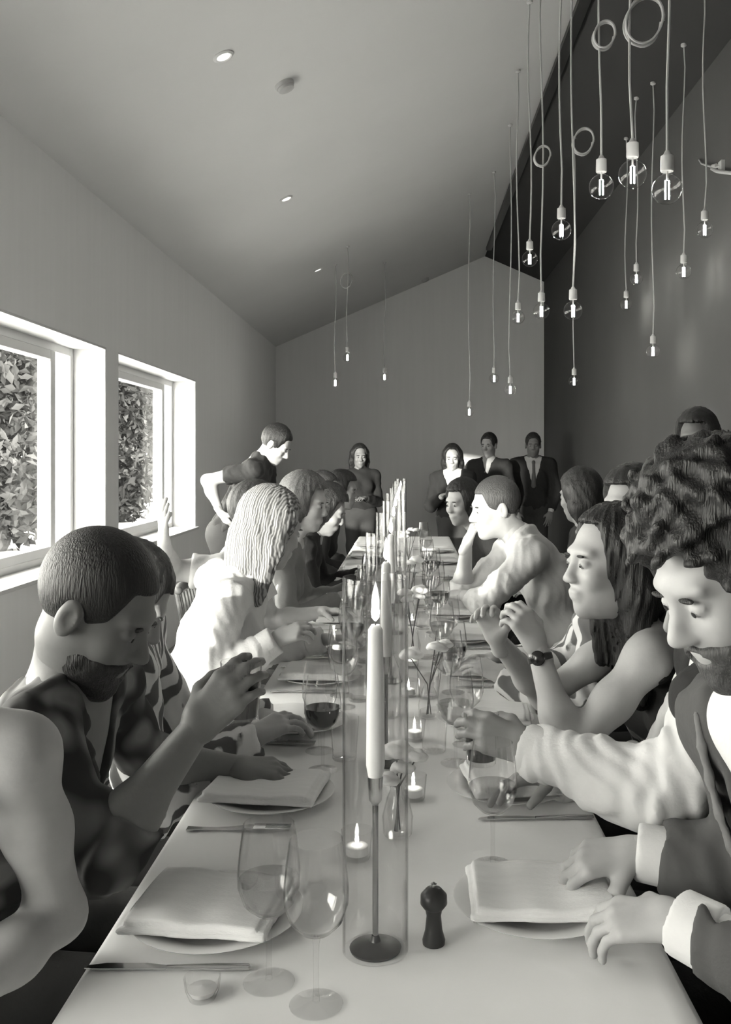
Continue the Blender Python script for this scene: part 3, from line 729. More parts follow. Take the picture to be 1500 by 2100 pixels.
def hair_obj(root, style, v, O, F, R, U, h, N_, extra=None, var=.25, matl=None):
    s = Sdf(); X = lambda f, r, u: O+F*f+R*r+U*u; A = np.stack([F, R, U])
    loc = lambda x, y, z: ((x-O[0])*F[0]+(y-O[1])*F[1]+(z-O[2])*F[2], (x-O[0])*R[0]+(y-O[1])*R[1]+(z-O[2])*R[2], (x-O[0])*U[0]+(y-O[1])*U[1]+(z-O[2])*U[2])
    amp = .0025
    big = {'short': 0.004, 'crop': 0.0, 'curly': .030, 'long': .010, 'bob': .016, 'bun': .006, 'wavy': .022}[style]
    s.ell(X(-.016, 0, .040), (.104+big, .083+big, .101+big), A, .01)
    if style == 'curly':
        s.ell(X(-.01, 0, .125), (.075, .095, .055), A, .04); s.ell(X(-.085, 0, .05), (.07, .10, .09), A, .04)
    if style == 'bun': s.ell(X(-.105, 0, .07), (.045, .045, .045), A, .01)
    if style in ('long', 'bob', 'wavy'):
        ln = {'long': .27, 'bob': .12, 'wavy': .21}[style]
        s.ell(X(-.055, 0, -.035), (.066, .090, .12), A, .03)
        for q in (-1, 1):
            s.cone(X(-.015, q*.068, .04), X(-.03, q*.078, -.06), .040, .036, .03)
            s.cone(X(-.03, q*.078, -.06), X(-.045, q*.082, -.03-ln*.75), .036, .022, .03)
        s.cone(X(-.08, -.03, -.05), X(-.085, -.03, -.04-ln), .045, .024, .04); s.cone(X(-.08, .03, -.05), X(-.085, .03, -.04-ln), .045, .024, .04)
    # face opening and nape line
    fl = {'short': .076, 'crop': .070, 'curly': .082, 'long': .096, 'bob': .080, 'bun': .085, 'wavy': .086}[style]
    side = .03 if style in ('long', 'bob', 'wavy') else .042
    s.cut(lambda x, y, z: (lambda f, r, u: np.maximum(np.maximum(side+.9*np.abs(r)*.25-f+np.maximum(u-.02, 0)*.25, u-fl), np.abs(r)-.16))(*loc(x, y, z)), .012)
    if style in ('short', 'crop', 'curly', 'bun'):
        s.cut(lambda x, y, z: (lambda f, r, u: u-(-.040+.55*f+(.02 if style == 'curly' else 0)))(*loc(x, y, z)), .01)
        for q in (-1, 1): s.ell(X(-.006, q*.088, -.012), (.026, .022, .034), A, .008, -1)
    if style == 'curly':
        dp = lambda x, y, z: .012*np.sin(75*x+2*np.sin(40*z))*np.sin(70*y+1.5*np.sin(50*x))*np.sin(80*z)+.006*np.sin(160*x)*np.sin(150*z+3*np.sin(60*y))
    elif style == 'crop': dp = None
    else:
        am = .0022 if style in ('long', 'bob', 'wavy') else .002
        def dp(x, y, z):
            f, r, u = loc(x, y, z); a = np.arctan2(r, -(f+.0)); return am*np.sin(45*a+5*np.sin(9*u+2*a)+12*u)+am*.7*np.sin(19*a+5*np.sin(14*u))
    V, Q = s.mesh(h, dp, 1)
    return raw('hair', V, Q, matl or hairmat(v, var), root)

def hand_sdf(W, d, n, t, curl, sc=1.0, thumb=0.4, spread=.10, curls=None):
    s = Sdf(); d, t2, n = (lambda D, N: (D, U_(np.cross(N, D)), N))(U_(d), U_(n-U_(d)*np.dot(U_(d), n)))
    c = U_(t)-d*np.dot(U_(t), d); c = U_(c-n*np.dot(c, n))
    offs = (.029, .0098, -.0098, -.028); plen = (.086, .089, .083, .073); fl = (.073, .081, .074, .058)
    s.cone(W-d*.03, W+d*.012, .0255*sc, .024*sc, .012)
    for i in range(4):
        K = W+d*plen[i]*sc+c*offs[i]*sc
        s.cone(W+d*.012*sc+c*offs[i]*.55*sc, K, .0150*sc, .0112*sc, .012)
    for i in range(4):
        K = W+d*plen[i]*sc+c*offs[i]*sc; ang = 0.0; p = K; cu = (curls[i] if curls else curl)
        rr = (.0094, .0094, .0088, .0078)[i]*sc
        for j, fr in enumerate((.45, .30, .25)):
            ang += cu*(0.8, 1.0, 0.75)[j]
            q = p+(d*math.cos(ang)-n*math.sin(ang)+c*offs[i]/.03*spread)*fl[i]*fr*sc
            s.cone(p, q, rr*(1-.06*j), rr*(.94-.07*j), .006 if j == 0 else .003); p = q
    b0 = W+d*.022*sc+c*.020*sc; b1 = b0+U_(d*.62+c*.72-n*thumb*.8)*.046*sc; b2 = b1+U_(d*.85+c*.25-n*(thumb+.15))*.032*sc; b3 = b2+U_(d*.9+c*.02-n*(thumb+.3))*.022*sc
    s.cone(b0, b1, .0165*sc, .0125*sc, .014); s.cone(b1, b2, .0118*sc, .0105*sc, .004); s.cone(b2, b3, .0105*sc, .0085*sc, .004)
    return s

def v3(*a): return np.array(a, float)

def person(label, P, N, O, F, f, arms=None, skin=.36, hair=('short', .04), top=None, jacket=None, vest=None, pants=.05, h=.009, fem=False, beard=None,
           head_up=None, stand=False, collar=True, shw=None, extra=None, feet=None, eyes=True, trouser=True, belly=0.0, hairvar=.25, hairmatl=None, kn=None):
    P, N, O = v3(*P), v3(*N), v3(*O); A = U_(N-P); f = v3(*f); f = U_(f-A*A.dot(f)); s_ = np.cross(f, A)
    F, R, U = frame(F, head_up if head_up is not None else (0, 0, 1)); L = np.linalg.norm(N-P)/.52
    base = (float(P[0]), float(P[1]), 0.0)
    root = empty('person', base, label, 'person', 'people at the dinner' if not stand else 'people standing in the room')
    sw = (shw or (.165 if fem else .185)); AX = np.stack([s_, f, A])
    sh = {'R': N-A*.05+s_*sw, 'L': N-A*.05-s_*sw}; arms = arms or {}
    ar = {}
    for q, sg in (('R', 1), ('L', -1)):
        d = arms.get(q, {}); S_ = v3(*d['sh']) if 'sh' in d else sh[q]
        if 'wr' in d: W = v3(*d['wr'])
        else: W = S_+f*.30-A*.22-s_*sg*.06 if not stand else S_-v3(0, 0, .52)+f*.08
        if 'el' in d: E = v3(*d['el'])
        else:
            l1, l2 = .29, .265; D = W-S_; dl = np.linalg.norm(D); dl2 = min(dl, l1+l2-.005)
            a = (l1*l1-l2*l2+dl2*dl2)/(2*dl2); hh = math.sqrt(max(0, l1*l1-a*a)); u = D/dl
            pole = v3(*d.get('pole', s_*sg*.5-v3(0, 0, 1)-f*.3)); pole = U_(pole-u*u.dot(pole)); E = S_+u*a+pole*hh
        hd = U_(v3(*d['hd'])) if 'hd' in d else U_(U_(W-E)+v3(0, 0, -.1)); hn = U_(v3(*d['hn'])) if 'hn' in d else U_(v3(0, 0, 1)-hd*hd[2]+s_*sg*.3)
        ar[q] = (S_, E, W, hd, hn, d)
    def torso(sd, inf, wst=1.0):
        g_ = .95 if fem else 1.0
        sd.ell(P+A*.02, (.170+inf, .125+inf, .125+inf), AX, .05)
        sd.ell(P+A*.19*L+f*belly, ((.140 if fem else .150)+inf, .108+inf+belly, .17), AX, .06)
        sd.ell(P+A*.36*L+f*.008, (.160*g_+inf, .112+inf, .165), AX, .06)
        if fem:
            for q in (-1, 1): sd.ell(P+A*.335*L+f*.085+s_*q*.068, (.06+inf, .055+inf, .062+inf), AX, .04)
        for q in 'RL':
            S_ = ar[q][0]; sd.cone(N-A*.07, S_, .070+inf, .052*g_+inf, .05)
            sd.cone(N+A*.01+(S_-N)*.15, S_+A*.005, .050+inf*.7, .045*g_+inf, .04)
    k_ = .88 if fem else 1.0
    # ---- body (skin) : torso, arms and neck at h; head and hands finer, one mesh
    b = Sdf(); torso(b, -.006)
    for q in 'RL':
        S_, E, W, hd, hn, d = ar[q]
        b.cone(S_, S_+(E-S_)*.45, .050*k_, .047*k_, .035); b.cone(S_+(E-S_)*.45, E, .047*k_, .038*k_, .03)
        b.cone(E, E+(W-E)*.35, .039*k_, .040*k_, .03); b.cone(E+(W-E)*.35, W, .040*k_, .0255*k_, .03)
    nb = O-F*.018-U*.065; b.cone(N-A*.02, nb, .064*k_, .054*k_, .04)
    hips = {'R': P+s_*.085-v3(0, 0, .02), 'L': P-s_*.085-v3(0, 0, .02)}; legs = {}
    fh = v3(f[0], f[1], 0); fh = U_(fh)
    for q, sg in (('R', 1), ('L', -1)):
        H = hips[q]
        if stand: K = v3(H[0], H[1], .50)+fh*.03; Ak = v3(H[0], H[1], .085)-fh*.01
        else:
            K = v3(*H)+fh*.40+s_*sg*.05; K[2] = .50; Ak = K-fh*.02; Ak[2] = .085
            if kn is not None: K = v3(H[0], H[1], .5)+v3(*kn)*.4+np.cross(v3(*kn), v3(0, 0, 1))*sg*.06; Ak = v3(K[0], K[1], .085)
        b.cone(H, K, .082, .055, .05); b.cone(K, Ak, .055, .036, .03); legs[q] = (H, K, Ak)
    parts = [b.mesh(h, None, 1)]
    far = h > .0115
    parts.append(head_sdf(O, F, R, U, N+A*.005, fem, False).mesh(min(h*.62, .0068), None, 1))
    hh = .0036 if h <= .0075 else (.0048 if h < .0115 else .0065)
    for q, sg in (('R', 1), ('L', -1)):
        S_, E, W, hd, hn, d = ar[q]; t = np.cross(hn, hd)*sg
        parts.append(hand_sdf(W, hd, hn, t, d.get('curl', .35), .92*k_+.08, d.get('thumb', .4), d.get('spread', .10), d.get('curls')).mesh(hh, None, 1))
    V, Q = join(parts); raw('body', V, Q, skinmat(skin), root)
    # ---- face details
    if eyes:
        for sg in (-1, 1):
            e = O+F*.0835+R*sg*.031+U*.001
            gg = G().lathe([(0, .0)]+[(.0098*math.sin(a), .0098*(1-math.cos(a))) for a in np.linspace(.3, math.pi-.3, 7)]+[(0, .0196)], n=12)
            q = Vector(F).to_track_quat('Z', 'X'); gg.V = [tuple(Vector(e-F*.0098)+q @ Vector(v)) for v in gg.V]
            eo = gg.obj('eye', M_EYE, root, True)
            gi = G().lathe([(0, .0199), (.0035, .0196), (.0048, .0186)], n=12); gi.V = [tuple(Vector(e-F*.0096-U*.002)+q @ Vector(v)) for v in gi.V]
            gi.obj('iris', M_IRIS, eo, True)
            sb = Sdf(); A3 = np.stack([F, R, U]); sb.ell(e+F*.010+U*.019, (.006, .017, .0035), A3, .003); Vb, Qb = sb.mesh(.0028, None, 1); raw('eyebrow', Vb, Qb, hairmat(hair[1]), root)
    hair_obj(root, hair[0], hair[1], O, F, R, U, max(.0045, min(h*.7, .009)), N, var=hairvar, matl=hairmatl)
    if beard:
        sb = Sdf(); A3 = np.stack([F, R, U]); X = lambda a, r, u: O+F*a+R*r+U*u
        sb.ell(X(.026, 0, -.052), (.081, .066, .082), A3, .02); sb.cone(X(.075, 0, -.112), X(.06, 0, -.118), .026, .028, .02)
        lo = lambda x, y, z: ((x-O[0])*F[0]+(y-O[1])*F[1]+(z-O[2])*F[2], (x-O[0])*R[0]+(y-O[1])*R[1]+(z-O[2])*R[2], (x-O[0])*U[0]+(y-O[1])*U[1]+(z-O[2])*U[2])
        sb.cut(lambda x, y, z: (lambda a, r, u: -(u+.052+np.maximum(.035-a, 0)*-.9))(*lo(x, y, z)), .012)
        sb.cut(lambda x, y, z: (lambda a, r, u: a-.005)(*lo(x, y, z)), .01)
        sb.ell(X(.104, 0, -.070), (.02, .022, .011), A3, .006, -1)
        V, Q = sb.mesh(.0045, lambda x, y, z: .002*np.sin(150*x)*np.sin(140*y)*np.sin(160*z), 1); raw('beard', V, Q, hairmat(beard), root)
    # ---- clothes
    rng = np.random.default_rng(abs(hash(label)) % 1000 if False else len(label)*7+int(P[1]*100)); ph = rng.uniform(0, 6, 5)
    def folds(am): return lambda x, y, z: am*.9*np.sin(38*(z+.5*y)+ph[0]+3*np.sin(17*x+ph[1])+2*np.sin(13*y))+am*.75*np.sin(96*(x-.5*y+.3*z)+ph[2]+2.2*np.sin(27*z+ph[3])+2*np.sin(31*y+ph[4]))*(.5+.5*np.sin(19*x+14*z+ph[1]))+am*.4*np.sin(170*(x+.35*z)+3*np.sin(40*y+ph[0])+2*np.sin(33*z))
    def vcut(depth, wd):
        c0 = N-A*depth
        def fn(x, y, z):
            X_, Y_, Z_ = x-c0[0], y-c0[1], z-c0[2]
            ss = np.abs(X_*s_[0]+Y_*s_[1]+Z_*s_[2]); ff = X_*f[0]+Y_*f[1]+Z_*f[2]; uu = X_*A[0]+Y_*A[1]+Z_*A[2]
            return np.maximum(np.maximum(ss-wd*uu, .0-ff), ff-.21)
        return fn
    def sleeves(sd, inf, kind, q):
        S_, E, W, hd, hn, d = ar[q]
        if kind == 'none': return
        if kind == 'short': sd.cone(S_, S_+(E-S_)*.62, .054*k_+inf, .056*k_+inf, .035, flat=True); sd.cone(S_-(E-S_)*.02, S_, .05*k_+inf, .05*k_+inf, .03); return
        sd.cone(S_, E, .052*k_+inf, .044*k_+inf, .035)
        if kind == 'puff': sd.ell(S_+(E-S_)*.5, (.085, .085, .085), None, .05)
        if kind == 'rolled': sd.cone(E, E+(W-E)*.35, .046*k_+inf, .046*k_+inf, .02, flat=True); return
        sd.cone(E, W, .044*k_+inf, .033*k_+inf, .02, flat=True); sd.cone(E-(W-E)*.01, E+(W-E)*.5, .044*k_+inf, .041*k_+inf, .03)
    if top:
        sd = Sdf(); inf = top.get('inf', .007); torso(sd, inf)
        for q in 'RL': sleeves(sd, inf+.003-(.010 if jacket else 0), top.get('sleeve', 'long'), q)
        if top.get('collar', True):
            sd.cone(N-A*.005, N+(nb-N)*.42, .071*k_, .064*k_, .012, flat=True)
        if 'v' in top: sd.cut(vcut(*top['v']), .006)
        if 'tank' in top:
            c0 = N-A*top['tank']; sd.cut(lambda x, y, z: -((x-c0[0])*A[0]+(y-c0[1])*A[1]+(z-c0[2])*A[2]), .006)
        V, Q = sd.mesh(h, folds(.001 if jacket else top.get('fold', .0035)), 1); so = raw(top.get('name', 'shirt'), V, Q, top['m'], root)
        if 'tank' in top:
            for sg in (-1, 1):
                a_ = N-A*(top['tank']+.02)+s_*sg*.085; pts = [a_+f*.124, a_+f*.118+A*.05, N+s_*sg*.088+A*.020+f*.066, N+s_*sg*.088+A*.050+f*.012, N+s_*sg*.086+A*.028-f*.058, N+s_*sg*.086-A*.03-f*.092, a_-f*.124+A*.01]
                G().tube([tuple(p) for p in pts], .009, 8).obj('strap', top['m'], so, True)
        for q in 'RL':
            if top.get('cuff') and top.get('sleeve', 'long') == 'long':
                S_, E, W, hd, hn, d = ar[q]; u = U_(W-E); sc_ = Sdf(); sc_.cone(W-u*.055, W+u*.004, .0385*k_+inf, .0365*k_+inf, .01, flat=True)
                V, Q = sc_.mesh(.006, None, 1); raw('cuff', V, Q, top.get('cuffm', top['m']), so)
    for spec, nm in ((vest, 'waistcoat'), (jacket, 'jacket')):
        if not spec: continue
        sd = Sdf(); inf = spec.get('inf', .018); torso(sd, inf)
        if nm == 'jacket':
            for q in 'RL':
                S_, E, W, hd, hn, d = ar[q]; u = U_(W-E)
                sd.cone(S_, E, .060*k_+.012, .054*k_+.012, .035); sd.cone(E, W-u*.035, .055*k_+.012, .043*k_+.010, .02, flat=True); sd.cone(E-(W-E)*.01, E+(W-E)*.5, .053*k_+.01, .047*k_+.01, .03)
            sd.cone(N-A*.02-f*.015, N+(nb-N)*.25-f*.015, .080*k_, .074*k_, .015, flat=True)
        sd.cut(vcut(spec.get('v', .26), spec.get('w', .36)), .008)
        V, Q = sd.mesh(h, folds(spec.get('fold', .003)), 1); jo = raw(nm, V, Q, spec['m'], root)
        if nm == 'jacket' and not far:
            for sg in (-1, 1):             # lapels: folded strips along the opening
                pl = []
                for k in range(9):
                    t = k/8; u = -spec.get('v', .26)+t*(spec.get('v', .26)-.005); ww = spec.get('w', .36)*(u+spec.get('v', .26))
                    fr = .112+inf+.022*math.sin(t*2.2)-.045*t*t
                    c_ = N+A*u+s_*sg*(ww+.012)+f*fr; wd_ = .012+.045*math.sin(min(1, t*1.15)*math.pi*.8)
                    pl.append((c_, c_+s_*sg*wd_-f*.02*t+A*.0))
                sdl = Sdf()
                for k in range(8):
                    for w0 in (0, .33, .66, 1.0):
                        a0 = pl[k][0]+(pl[k][1]-pl[k][0])*w0; a1 = pl[k+1][0]+(pl[k+1][1]-pl[k+1][0])*w0; sdl.cone(a0, a1, .0055, .0055, .010)
                V, Q = sdl.mesh(.005, None, 1); raw('lapel', V, Q, spec.get('lm', spec['m']), jo)
    if trouser:
        sd = Sdf(); sd.ell(P+A*.0, (.182, .14, .125), AX, .05)
        for q in 'RL':
            H, K, Ak = legs[q]; sd.cone(H, K, .098, .072, .05); sd.cone(K, Ak, .070, .055, .03, flat=True); sd.cone(K, K+(Ak-K)*.1, .07, .07, .03)
        V, Q = sd.mesh(.014, None, 1); raw('trousers', V, Q, cloth(pants), root)
        for q in 'RL':
            H, K, Ak = legs[q]; sd = Sdf(); t = v3(Ak[0], Ak[1], .045); sd.ell(t+fh*.06, (.045, .125, .043), np.stack([np.cross(fh, v3(0, 0, 1)), fh, v3(0, 0, 1)]), .02)
            sd.cone(Ak-v3(0, 0, .02), Ak+v3(0, 0, .03), .046, .046, .03)
            V, Q = sd.mesh(.012, None, 1); V[:, 2] = np.maximum(V[:, 2], .0015); raw('shoe', V, Q, mat('shoe_leather', .03, .35), root)
    root['_'] = 0; del root['_']
    return root, dict(N=N, A=A, f=f, s=s_, ar=ar, O=O, F=F, R=R, U=U)

# ---- chairs: one prototype with spindle back, copied for every seated guest
def chair_proto():
    r = empty('dining_chair', (0, 0, 0))
    s = Sdf(); s.box((0, 0, .392), (.20, .20, .016), rd=.014, k=.01); V, Q = s.mesh(.012, None, 1); raw('seat', V, Q, M_WOOD, r)
    for sx in (-1, 1):
        for sy in (-1, 1):
            G().tube([(sx*.16, sy*.16, .379), (sx*.19, sy*.185, .0008)], [.018, .013], 8).obj('leg', M_WOOD, r, True)
    for sy in (-1, 1):
        G().tube([(-.18, sy*.17, .402), (-.21, sy*.175, .66), (-.25, sy*.165, .855)], [.015, .013, .012], 8).obj('back_post', M_WOOD, r, True)
    for k in range(5):
        y = -.11+.055*k; G().tube([(-.182, y, .404), (-.213, y*1.02, .66), (-.248, y*1.02, .828)], .0065, 6).obj('spindle', M_WOOD, r, True)
    s = Sdf()
    for k in range(8):
        y0, y1 = -.18+.045*k, -.18+.045*(k+1); c = lambda y: v3(-.262+.25*y*y*3, y, .853); s.cone(c(y0), c(y1), .021, .021, .005)
    V, Q = s.mesh(.009, None, 1); raw('top_rail', V, Q, M_WOOD, r)
    return r
CH = chair_proto(); PROTOS.append(CH)
def chair(P, f, label):
    fx, fy = f[0], f[1]; o = copy_tree(CH, (P[0], P[1], 0), math.atan2(fy, fx)); setp(o, label, 'chair', 'dining chairs along the table'); return o

WHITE = cloth(.66); LIGHT = cloth(.55); GREY = cloth(.22); DARK = cloth(.022); CHAR = cloth(.04)
STRP = stripes('striped_cotton', .12, .72, 9.0, (0.3, 0.2, 1.1), 2.0); STRP2 = stripes('striped_scarf', .14, .70, 8.0, (0.2, .5, 2.0), 2.5)
FLOR = floral('dark_floral_cotton', .024, .20)
streak = stripes('streaked_hair', .11, .36, 44.0, (0, 0, .5), 3.0)

# L1: bare-shouldered woman, seen at the left edge
person('bare-armed guest in a dark strappy top, cut off by the left picture edge', (-.83, 1.30, .53), (-.675, 1.22, 1.105), (-.75, 1.15, 1.28), (.35, -.9, -.1), (.38, -.92, 0),
       {'L': dict(sh=(-.520, 1.235, 1.055), el=(-.492, 1.30, .81), wr=(-.57, 1.06, .785), hd=(-.6, -.7, -.1), hn=(0, 0, 1)),
        'R': dict(wr=(-.80, .98, .76))}, skin=.42, hair=('long', .05), top=dict(m=DARK, sleeve='none', tank=.10, collar=False, name='top', fold=.002), h=.0065, fem=True, kn=(.5, -.85, 0))
chair((-.80, 1.30), (.38, -.92), 'wooden chair under the bare-armed guest')
# L2: bearded man bending over his plate
person('bearded man with cropped dark hair in a dark floral shirt, bending over his plate', (-.86, 1.72, .52), (-.60, 1.64, 1.045), (-.540, 1.60, 1.19), (.86, -.10, -.50), (1, 0, 0),
       {'R': dict(sh=(-.60, 1.465, 1.0), el=(-.475, 1.42, .835), wr=(-.338, 1.46, 1.02), hd=(.6, .12, .68), hn=(-.2, -.9, .3), curl=.52, thumb=.75, spread=.04),
        'L': dict(sh=(-.60, 1.83, 1.0), el=(-.555, 1.95, .815), wr=(-.365, 1.95, .80), hd=(1, 0, -.06), hn=(0, -.25, 1), curl=.45)},
       skin=.20, hair=('crop', .018), beard=.035, top=dict(m=FLOR, sleeve='rolled', v=(.20, .34), fold=.004), h=.0065, pants=.04)
chair((-.87, 1.72), (1, 0), 'wooden chair under the bearded man')
put(TBD, 0, 0, 'tumbler of dark drink raised in the hand of the bearded man', 'tumbler', 'held glasses').location = (-.272, 1.508, 1.022)
# L3: striped shirt, mostly hidden
person('guest in a boldly striped shirt, half hidden behind the bearded man', (-.88, 2.22, .52), (-.67, 2.16, 1.03), (-.655, 2.12, 1.125), (.75, .2, -.6), (1, .05, 0),
       {'R': dict(sh=(-.62, 1.99, 1.0), wr=(-.36, 2.12, .81)), 'L': dict(wr=(-.37, 2.32, .80))}, skin=.36, hair=('short', .05), top=dict(m=STRP, fold=.007, inf=.014), h=.009)
chair((-.88, 2.22), (1, .05), 'wooden chair under the guest in the striped shirt by the windows')
# L4: white shirt, streaked long hair
person('guest in a white shirt with long streaked fair hair, seen from behind', (-.76, 2.98, .52), (-.545, 3.02, 1.055), (-.455, 3.06, 1.215), (.72, .62, -.25), (.85, .5, 0),
       {'R': dict(sh=(-.56, 2.82, 1.0), el=(-.615, 2.78, .76), wr=(-.405, 2.80, .90), hd=(.9, .1, .35), hn=(-.2, -.6, .7), curl=.6), 'L': dict(wr=(-.30, 3.22, .82))},
       skin=.42, hair=('long', .2), hairmatl=streak, top=dict(m=WHITE, fold=.006, inf=.013, cuff=True), h=.008, fem=True)
chair((-.76, 2.98), (.85, .5), 'wooden chair under the guest with streaked hair')
# L5: raised elbow
person('guest in a pale top raising a bent arm towards the window', (-.86, 3.72, .52), (-.68, 3.70, 1.06), (-.60, 3.70, 1.225), (1, .1, 0), (1, -.1, 0),
       {'R': dict(sh=(-.69, 3.52, 1.02), el=(-.905, 3.48, 1.03), wr=(-.875, 3.32, 1.14), hd=(.02, -.25, 1), hn=(-.8, -.5, 0), curl=.15), 'L': dict(wr=(-.36, 3.86, .81))},
       skin=.46, hair=('short', .06), top=dict(m=LIGHT, sleeve='short', fold=.004), h=.0095)
chair((-.86, 3.72), (1, -.1), 'wooden chair under the guest raising an arm')
# L6.. L9
person('guest in a mid grey sweater beyond the streaked hair', (-.80, 4.36, .52), (-.555, 4.36, 1.04), (-.485, 4.36, 1.235), (1, -.25, -.15), (1, 0, 0), {'R': dict(wr=(-.32, 4.25, .81)), 'L': dict(wr=(-.3, 4.5, .81))},
       skin=.5, hair=('wavy', .12), top=dict(m=GREY, fold=.004), h=.0105, fem=True)
chair((-.80, 4.36), (1, 0), 'wooden chair under the guest in the grey sweater')
person('dark-haired guest in black leaning low over the table by the windows', (-.80, 5.05, .52), (-.53, 5.03, 1.02), (-.445, 5.03, 1.165), (1, -.1, -.4), (1, 0, 0), {'R': dict(wr=(-.28, 4.92, .81)), 'L': dict(wr=(-.28, 5.15, .81))},
       skin=.36, hair=('wavy', .02), top=dict(m=DARK, fold=.003), h=.0115, fem=True)
chair((-.80, 5.05), (1, 0), 'wooden chair under the dark-haired guest in black')
person('upright guest in charcoal with short hair, fourth-last on the window side', (-.82, 5.75, .52), (-.60, 5.75, 1.06), (-.52, 5.75, 1.235), (1, -.15, 0), (1, 0, 0), {}, skin=.34, hair=('short', .03), top=dict(m=CHAR), h=.0125)
chair((-.82, 5.75), (1, 0), 'wooden chair under the upright guest in charcoal')
person('small dark figure at the far end of the window side', (-.80, 6.5, .52), (-.55, 6.5, 1.05), (-.46, 6.5, 1.22), (1, -.2, -.1), (1, 0, 0), {}, skin=.3, hair=('bob', .02), top=dict(m=DARK), h=.0125, fem=True)
chair((-.80, 6.5), (1, 0), 'wooden chair under the small dark figure at the far end')
# waiter bending
person('waiter in a dark shirt bending over the guests beside the far window', (-1.24, 6.30, .93), (-1.005, 6.30, 1.44), (-.90, 6.28, 1.545), (.80, -.15, -.55), (1, 0, 0),
       {'R': dict(sh=(-1.03, 6.12, 1.37), el=(-1.325, 6.10, 1.305), wr=(-1.235, 6.075, 1.10), hd=(.5, .2, -.8), hn=(-.6, -.6, -.4), curl=.5),
        'L': dict(sh=(-1.0, 6.49, 1.37), el=(-.98, 6.46, 1.10), wr=(-.905, 6.24, 1.235), hd=(.8, -.5, .1), hn=(0, -.3, .9), curl=.7)},
       skin=.5, hair=('short', .02), top=dict(m=CHAR, sleeve='short', fold=.006), h=.0105, stand=True)
# far standing people
person('standing woman with long dark hair and black coat at the far left end', (-.53, 10.2, .86), (-.53, 10.2, 1.31), (-.535, 10.17, 1.47), (.2, -1, -.1), (.2, -1, 0), {'R': dict(wr=(-.62, 9.98, 1.02)), 'L': dict(wr=(-.46, 9.98, 1.02))},
       skin=.22, hair=('long', .015), top=dict(m=DARK), h=.0135, stand=True, fem=True)
person('standing woman in a black jacket over a white blouse behind the last candles', (.47, 9.4, .86), (.45, 9.4, 1.30), (.445, 9.37, 1.455), (-.1, -1, -.15), (-.1, -1, 0), {'R': dict(wr=(.34, 9.15, 1.08)), 'L': dict(wr=(.52, 9.15, 1.08))},
       skin=.42, hair=('long', .02), top=dict(m=WHITE), jacket=dict(m=DARK, v=.28, w=.3), h=.0135, stand=True, fem=True)
person('standing dark-haired man with a dark open shirt left of the suited man', (.88, 10.0, .92), (.87, 10.0, 1.42), (.865, 9.97, 1.59), (-.45, -.9, -.1), (-.3, -1, 0), {}, skin=.34, hair=('short', .02), top=dict(m=DARK, v=(.16, .3)), h=.0135, stand=True)
rt, J = person('standing man in a black suit and tie before the gable wall', (1.37, 10.2, .93), (1.37, 10.2, 1.43), (1.37, 10.17, 1.595), (-.1, -1, -.1), (-.05, -1, 0), {}, skin=.2, hair=('short', .03), top=dict(m=LIGHT), jacket=dict(m=DARK, v=.30, w=.28), h=.0125, stand=True)
s = Sdf(); c = J['N']; s.cone(c+J['f']*.105-J['A']*.035, c+J['f']*.128-J['A']*.28, .016, .03, .01); s.ell(c+J['f']*.10-J['A']*.02, (.022, .02, .02), None, .01)
V, Q = s.mesh(.009, None, 1); raw('tie', V, Q, cloth(.12), rt)
person('dark figure standing by the side wall behind the curly-haired man', (1.43, 4.62, .90), (1.43, 4.62, 1.38), (1.425, 4.58, 1.545), (-.6, -.8, -.1), (-.5, -.85, 0), {}, skin=.16, hair=('wavy', .02), top=dict(m=CHAR), h=.0115, stand=True, eyes=False)

# right side of the table
# R0: curly-haired bearded man in a jacket
person('curly-haired bearded man in a grey jacket and white shirt, bending over his plate', (.74, 1.20, .55), (.515, 1.225, 1.115), (.425, 1.215, 1.30), (-.84, -.26, -.50), (-1, .05, 0),
       {'R': dict(sh=(.50, 1.43, 1.045), el=(.555, 1.40, .815), wr=(.362, 1.455, .832), hd=(-1, -.02, -.12), hn=(0, -.3, 1), curl=.7, thumb=.6),
        'L': dict(sh=(.545, 1.045, 1.04), el=(.545, 1.06, .80), wr=(.362, 1.235, .832), hd=(-.85, .42, -.16), hn=(-.1, -.3, 1), curl=.55)},
       skin=.40, hair=('curly', .018), beard=.07, top=dict(m=WHITE, cuff=True, v=(.10, .3)), jacket=dict(m=cloth(.075, 'tweed'), v=.34, w=.42, lm=cloth(.16, 'lapel')), h=.0065, pants=.05)
chair((.76, 1.20), (-1, .05), 'wooden chair under the curly-haired man')
# R1: white sleeve reaching for a glass, dark waistcoat
person('guest in a white shirt and dark waistcoat reaching out with a glass', (.84, 1.72, .52), (.605, 1.71, 1.07), (.575, 1.70, 1.21), (-.9, .0, -.35), (-1, 0, 0),
       {'L': dict(sh=(.515, 1.535, 1.035), el=(.43, 1.55, .885), wr=(.220, 1.70, .915), hd=(-.85, .2, .30), hn=(-.15, -.75, .6), curl=.52, thumb=.75, spread=.04),
        'R': dict(wr=(.30, 1.90, .80))}, skin=.24, hair=('short', .03), top=dict(m=WHITE, fold=.006, inf=.011, cuff=True), vest=dict(m=DARK, inf=.022), h=.0065, pants=.03)
chair((.84, 1.72), (-1, 0), 'wooden chair under the guest in the waistcoat')
put(TBD, 0, 0, 'tumbler of dark drink held out over the table by the white-sleeved guest', 'tumbler', 'held glasses').location = (.138, 1.754, .872)
